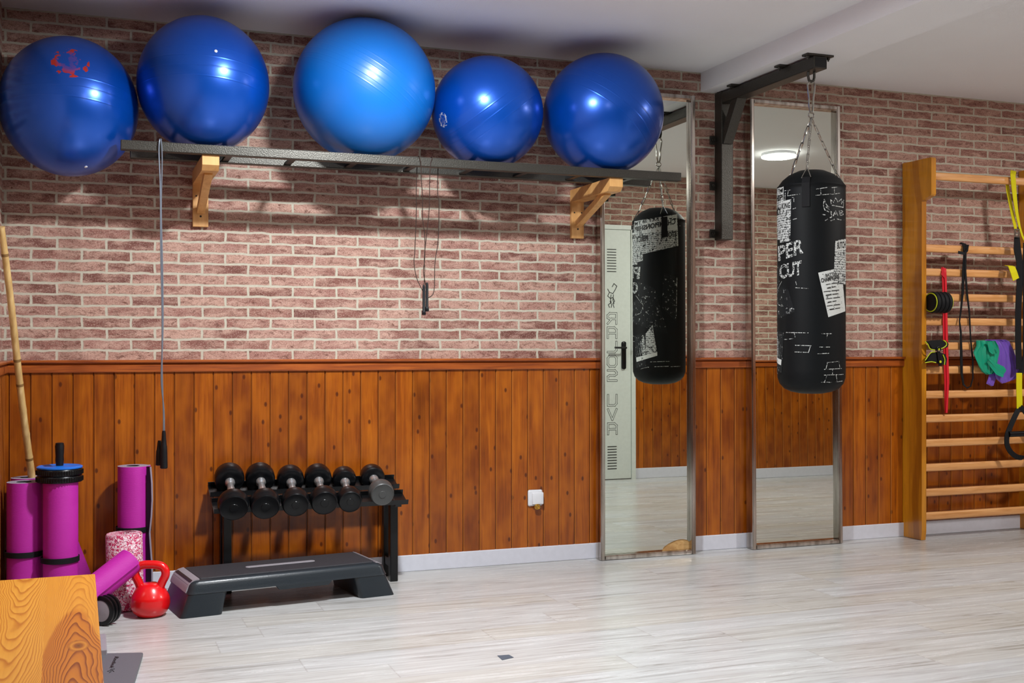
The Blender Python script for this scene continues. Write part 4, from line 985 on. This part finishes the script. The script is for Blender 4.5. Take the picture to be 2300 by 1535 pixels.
# second wheel lying at the foot of the slanted roll
wp = Vector((.052, -.615, .056)); wax = Vector((.62, .78, .0)).normalized()
t = thing('ab_wheel', 'black ab wheel with a grey hub on the floor under the slanted mat', 'ab wheel', (wp.x, wp.y, 0))
for k in range(3):
    bm = B(); bm_lathe(bm, [(.04, 0), (.048, 0), (.055, .004), (.055, .012), (.048, .016), (.04, .016), (.04, 0)], wp+wax*.02*k, wax, 40); obj('tyre', bm, M_rubber, t, True, 40)
bm = B(); bm_lathe(bm, [(0, -.004), (.02, -.004), (.044, .002), (.044, .05), (0, .05)], wp, wax, 40); obj('hub', bm, M_lightgrey, t, True, 40)
bm = B(); bm_lathe(bm, [(0, .05), (.012, .05), (.015, .085), (0, .085)], wp, wax, 20); obj('handle', bm, M_rubber, t, True, 40)
# bamboo stick
p0, p1 = Vector((-.135, -.075, .003)), at(-6, 470, -.19); p1.x = max(p1.x, XL+.02)
t0 = at(3, 512, -.48); bt = at(70, 1066, -.14); dd = (bt-t0); p0 = t0+dd*(t0.z-.20)/(t0.z-bt.z); tp = t0-dd*.004
bm = B(); n = 120; pts, rad = [], []
for k in range(n+1):
    q = k/n; p = tp.lerp(p0, q); pts.append(p+Vector((.002*math.sin(q*9), 0, 0)))
    f = (q*13) % 1.0; node = math.exp(-((min(f, 1-f))/.06)**2); rad.append(.0120+.0035*q+.0013*node)
bm_tube(bm, pts, rad, 16); bm.faces.ensure_lookup_table()
for i in range(n):
    f = (i/n*13) % 1.0
    if .95 < f or f < .0: 
        for k in range(16): bm.faces[i*16+k].material_index = 1
M_node = plain('bamboo_node', srgb(132, 98, 52), .5)
recentre(tag(obj('bamboo_stick', bm, [M_bamboo, M_node], None, True), 'long bamboo stick leaning in the left corner behind the mats', 'stick'))

# ------------------------------------------------------------------ wooden bench, lower left
BZ = .45
b0 = atz(210, 1290, BZ); b1 = atz(0, 1305, BZ); b2 = atz(228, 1535, BZ)
bn = thing('wooden_bench', 'long honey coloured pine bench with strong grain in the lower left foreground', 'bench', ((XL+b0.x)/2, -2.6, 0))
x1 = (b0.x+.004); yb_ = b0.y
rot = (b2.x-b0.x)/(b0.y-b2.y)
xL = XL+.022; yE = -3.75; th = .022
bm = B(); bm_prism(bm, [(xL, yb_-.004, BZ-th), (x1, yb_, BZ-th), (x1+rot*(yb_-yE), yE, BZ-th), (xL, yE, BZ-th)], (0, 0, th)); o = obj('bench_top', bm, M_bench, bn)
bv = o.modifiers.new('b', 'BEVEL'); bv.width = .002; bv.segments = 2
for yy in (yb_-.03, yE+.05):
    bm = B(); bm_box(bm, xL+.005, x1-.012, yy-.022, yy, 0.001, BZ-th); obj('end_panel', bm, M_bench, bn)
bm = B(); bm_box(bm, xL+.01, xL+.032, yE+.05, yb_-.052, .12, BZ-th); obj('side_rail', bm, M_bench, bn)

# ------------------------------------------------------------------ grey step lying by the bench
SZ = .014
c1 = atz(322, 1465, SZ); c2 = atz(298, 1545, SZ); c0 = atz(200, 1463, SZ)
gs = thing('floor_step', 'grey low step with small black lettering on the floor by the bench', 'step', (c0.x, c1.y-.15, 0))
poly = [c0-Vector((.12, 0, 0)), c1-Vector((.016, 0, 0)), c1-Vector((.006, .002, 0)), c1-Vector((.001, .008, 0)), c1+(c2-c1)*.06, c2+(c2-c1)*.9, c0-Vector((.12, 0, 0))+(c2-c1)*1.9]
bm = B(); V0 = [Vector(p) for p in poly]; cen = sum(V0, Vector())/len(V0)
top = [bm.verts.new(cen+(p-cen)*.985+Vector((0, 0, 0))) for p in V0]; mid = [bm.verts.new(p-Vector((0, 0, .006))) for p in V0]; bot = [bm.verts.new(Vector((cen.x+(p.x-cen.x)*.99, cen.y+(p.y-cen.y)*.99, .001))) for p in V0]
bm.faces.new(top); bm.faces.new(bot[::-1])
for Aa, Bb in ((top, mid), (mid, bot)):
    for k in range(len(V0)): j = (k+1) % len(V0); bm.faces.new((Aa[k], Aa[j], Bb[j], Bb[k]))
obj('step_top', bm, M_foamgrey, gs, True, 30)
e0, e1 = atz(222, 1426, .03), atz(238, 1426, .03); e2 = atz(240, 1463, .03)
bm = B(); bm_box(bm, e0.x-.12, e1.x, e2.y+.012, e0.y, .001, .032, .003); obj('step_foot', bm, M_lightgrey, gs)
vs, fs = text_polys('Reebok', .01); bm = B()
tl, tr_, br_, bl = [atz(a, b, SZ+.0006) for a, b in ((262, 1474), (238, 1501), (245, 1503), (269, 1475))]
tl, tr_, br_, bl = [atz(a, b, SZ+.0012) for a, b in ((258, 1475), (246, 1501), (254, 1502), (267, 1476))]
# reads from top to bottom of the picture
V = [bm.verts.new((bl.lerp(br_, u)).lerp(tl.lerp(tr_, u), 1-v)) for u, v in vs]
V = []
for u, v in vs: V.append(bm.verts.new((tl.lerp(tr_, u)).lerp(bl.lerp(br_, u), v)))
for f in fs: bm.faces.new([V[k] for k in f])
for ln in ([(247, 1505), (258, 1503)], [(241, 1509), (252, 1506), (256, 1509)], [(245, 1512), (250, 1509)]):
    for a, b in zip(ln, ln[1:]): bm_bar(bm, atz(*a, SZ+.001), atz(*b, SZ+.001), .0015, .001)
obj('lettering', bm, M_ink, gs)
# floor sticker
q = [atz(a, b, 0) for a, b in ((1117, 1474), (1143, 1472), (1154, 1478), (1128, 1484))]
bm = B(); bm_prism(bm, [p+Vector((0, 0, .0004)) for p in q], (0, 0, .0008)); recentre(tag(obj('floor_marker', bm, M_sticker), 'small dark grey square marker stuck on the pale floor', 'marker'))
